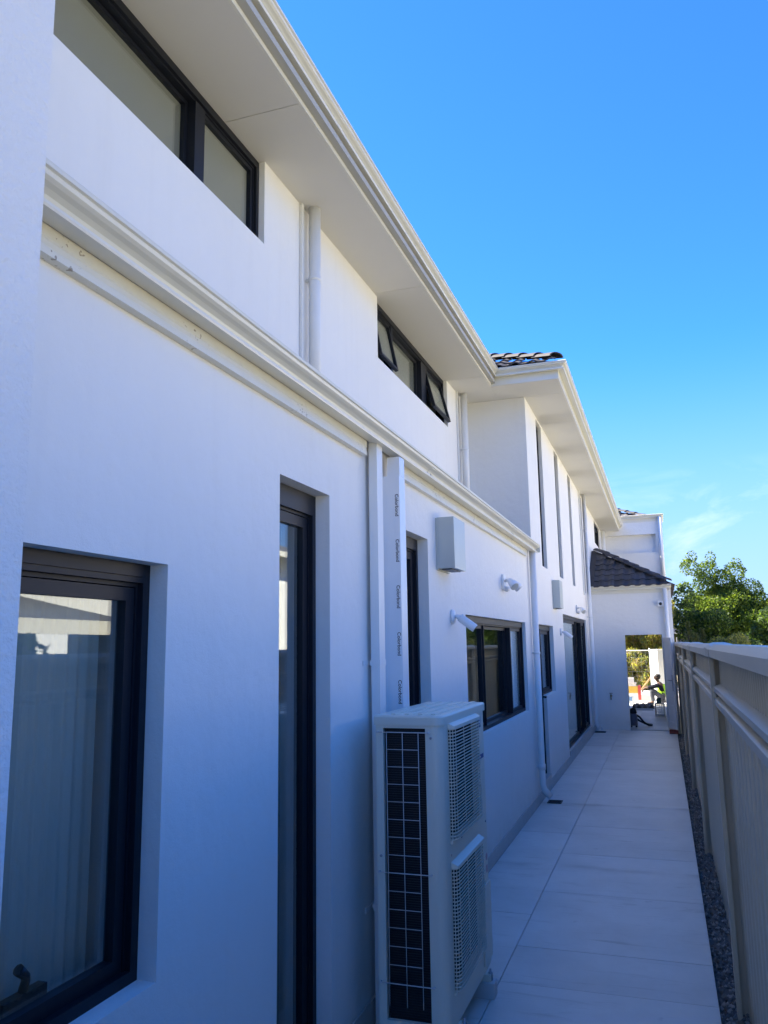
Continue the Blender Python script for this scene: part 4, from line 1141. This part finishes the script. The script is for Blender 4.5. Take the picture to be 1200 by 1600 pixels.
tree("leafy_tree", "big bright green leafy tree above the fence end", (3.2, 26.5, -.14), 1.5, far_scale(bl + [(2.3, 22.6, 2.6, .4, .4, .4), (2.2, 22.6, 2.0, .4, .4, .4), (3.4, 22.6, 2.4, .45, .4, .4), (3.9, 22.6, 1.9, .4, .4, .4), (3.2, 22.6, 1.7, .5, .4, .4)]), 90000, .078, G_mid, r=.13)
bl = blobs_for(2.30, 21.6, 1.75, .45, .45, .85, 20, .34) + blobs_for(2.95, 21.6, 1.35, .6, .4, .5, 16, .34) + [(1.95, 21.5, z_, .28, .28, .3) for z_ in (1.2, 1.6, 2.0, 2.4, 2.8)]
tree("dense_tree", "dark dense tree added as the shaded lower part of the big tree, against the far wing corner", (2.4, 21.6, -.14), .8, bl, 22000, .075, [G_mid[0], G_mid[2], G_dark[0]], r=.08)  # separate darker crown stands in for house shade on the big tree
bl = blobs_for(4.3, 24.5, 1.75, .55, .6, .75, 18, .42)
tree("dense_tree", "dark green tree at the right edge of the picture", (4.3, 24.5, -.14), 1.0, bl, 10000, .10, [G_mid[0], G_mid[2], G_dark[1]], r=.09)
def conifer(x, y, h, label, mats=G_dark, rad=.32):
    t = thing("young_conifer", (x, y, -.14), label, "tree", "young conifers behind the fence")
    MB().tube([(x, y, -.2), (x, y, h)], [.035, .008], 8).build("trunk", mat("bark", (.10, .075, .055), .9), t)
    c2 = MB()
    for k in range(1500):
        f = random.random(); z_ = .1 + (h - .1) * f
        a = random.random() * 6.28; rr2 = rad * (1 - f) ** .8 * random.random() ** .5
        p = Vector((x + rr2*math.cos(a), y + rr2*math.sin(a), z_))
        u = Vector((math.cos(a), math.sin(a), .6)).normalized() * .07; v = Vector((-math.sin(a), math.cos(a), 0)) * .02
        c2.mi = random.randrange(len(mats)); c2.face([p - v, p + u*.6 - v*.5, p + u, p + v])
    c2.build("crown", mats, t, recalc=False)
G_con = [leaf_mat("leaf_sage", (.07, .095, .04)), leaf_mat("leaf_conifer_tip", (.11, .13, .055))]
conifer(1.93, 19.5, 2.12, "slim young conifer nearest the far wing, tallest of the three", G_con)
conifer(2.22, 19.5, 1.98, "middle young conifer poking over the fence", G_con)
conifer(2.05, 18.5, 1.86, "short young conifer just above the fence cap", G_con, .25)
bl = blobs_for(2.75, 19.5, 1.35, .42, .4, .45, 10, .27)
tree("shrub", "yellowish feathery shrub rising over the fence", (2.75, 19.5, -.14), .7, bl, 5200, .06, [G_olive[0], G_olive[2], G_con[1]], r=.05, cat="shrub", up_bias=.6, elong=1.6)
for i, (x, y, h_, lab) in enumerate(((-.75, 33, 3.4, "yellow green feathery bush left of the view through the doorway"), (0.35, 34, 3.8, "tall olive bush at the middle of the view through the doorway"), (1.45, 33, 3.5, "olive bush behind the white pillar"), (-.1, 31.2, 1.5, "low rust tinged bush in front of the tall bushes"), (.85, 31.0, 1.3, "low yellowish bush near the timber prop"))):
    bl = blobs_for(x, y, h_*.48, .6, .4, h_*.46, 26 if h_ > 2 else 14, .42 if h_ > 2 else .3)
    tree("feathery_bush", lab, (x, y, -.14), h_*.4, bl, 9000 if h_ > 2 else 4000, .12, G_olive, "sunlit bushes beyond the doorway", r=.05, cat="bush", up_bias=.9, elong=1.9)
hz = MB()
bl = []
for k in range(60):
    x = -40 + 2.2*k + random.uniform(-.6, .6)
    bl.append((x, 75 + random.uniform(-4, 4), 1.2 + random.random(), 2.2, 1.6, 1.6 + random.random()))
leaf_cloud(hz, bl, 16000, .5, 2)
far = hz.build("far_trees", [G_mid[2], G_dark[1]], recalc=False)
tag(far, kind="stuff")

# ================================================================== NEIGHBOURS
M_nwall = mat("shade_darkened_wall", (.27, .245, .20), .85, .2, noise=(2, .5, (.22, .20, .165)))  # shade under the neighbour's eave is put into this wall colour
M_nbrick = mat("grey_brick", (.12, .12, .11), .85, .2, noise=(3, .6, (.09, .09, .085)))
M_nwhite = mat("white_cladding", (.76, .76, .74), .8, .2)
M_nroof = mat("grey_roof_sheet", (.10, .10, .105), .6, .4, noise=(4, .5, (.14, .14, .14)))
M_ngrey = mat("pale_grey_roof_sheet", (.30, .31, .33), .5, .4)
def simple_house(name, label, x0, x1, y0, y1, zb, ze, zr, wm, rm, ov=.45, wins=()):
    t = thing(name, ((x0+x1)/2, (y0+y1)/2, zb), label, "house")
    op = [(a, b, c0, c1) for a, b, c0, c1 in wins]
    w_ = MB(); w_.box(x0, x1, y0, y1, zb, ze).build("wall", wm, t)
    r = MB(); a, b, c0, d = x0 - ov, x1 + ov, y0 - ov, y1 + ov
    hw = min(b - a, d - c0) / 2
    if d - c0 > b - a: r1, r2 = ((a+b)/2, c0 + hw, zr), ((a+b)/2, d - hw, zr)
    else: r1, r2 = (a + hw, (c0+d)/2, zr), (b - hw, (c0+d)/2, zr)
    A, B_, C, D = (a, c0, ze), (b, c0, ze), (b, d, ze), (a, d, ze)
    if d - c0 > b - a:
        for f in ((A, B_, r1), (B_, C, r2, r1), (C, D, r2), (D, A, r1, r2)): r.face(f)
    else:
        for f in ((A, B_, r2, r1), (B_, C, r2), (C, D, r1, r2), (D, A, r1)): r.face(f)
    r.face([D, C, B_, A]); r.build("roof", rm, t)
    g_ = MB(); g_.box(a - .1, a, c0, d, ze - .12, ze + .02).box(a, b, c0 - .1, c0, ze - .12, ze + .02); g_.build("gutter", M_trim, t)
    for a_, b_, c_0, c_1 in wins:
        wf_ = MB(); wf_.box(x0 - .03, x0 - .001, a_, b_, c_0, c_1); wo = wf_.build("window", M_frame, t)
        MB().box(x0 - .036, x0 - .0305, a_ + .05, b_ - .05, c_0 + .05, c_1 - .05).build("pane", M_glass, wo)
    return t
simple_house("neighbour_house", "low neighbouring house with shade-darkened walls behind the fence seen only in the window reflections", 4.8, 9.0, 2.9, 7.0, -.14, 1.98, 2.9, M_nwall, M_nroof, ov=.85, wins=((4.6, 6.0, .8, 1.9),))  # wide eave and darkened wall colour supply the shade below the roof
simple_house("neighbour_house", "tall white neighbouring house seen only in the window reflections", 8.6, 16, 8.2, 24, -.14, 4.3, 6.0, M_nwhite, M_nroof, wins=((12, 14, 1.0, 2.2),))
simple_house("far_house", "grey roofed house far off at the right edge of the picture", 6.3, 15, 48, 58, -.14, 3.35, 4.7, M_nwall, M_ngrey)
sd = thing("garden_shed", (2.3, 24.5, -.14), "small grey shed roof showing between the far wing and the young conifer", "shed")
MB().box(1.75, 2.5, 24.2, 25.4, -.14, 1.86).build("wall", M_nroof, sd)
MB().loft([[(1.65, y, 1.94), (2.7, y, 1.87), (2.7, y, 1.91), (1.65, y, 2.06)] for y in (24.0, 25.6)]).build("roof", M_ngrey, sd)

bush = tree("shrub", "leafy shrub behind the fence seen in the window reflections", (2.6, 4.2, -.14), .8, blobs_for(2.6, 4.2, 1.5, .3, .3, .35, 8, .2), 1500, .06, G_mid, r=.03, cat="shrub")
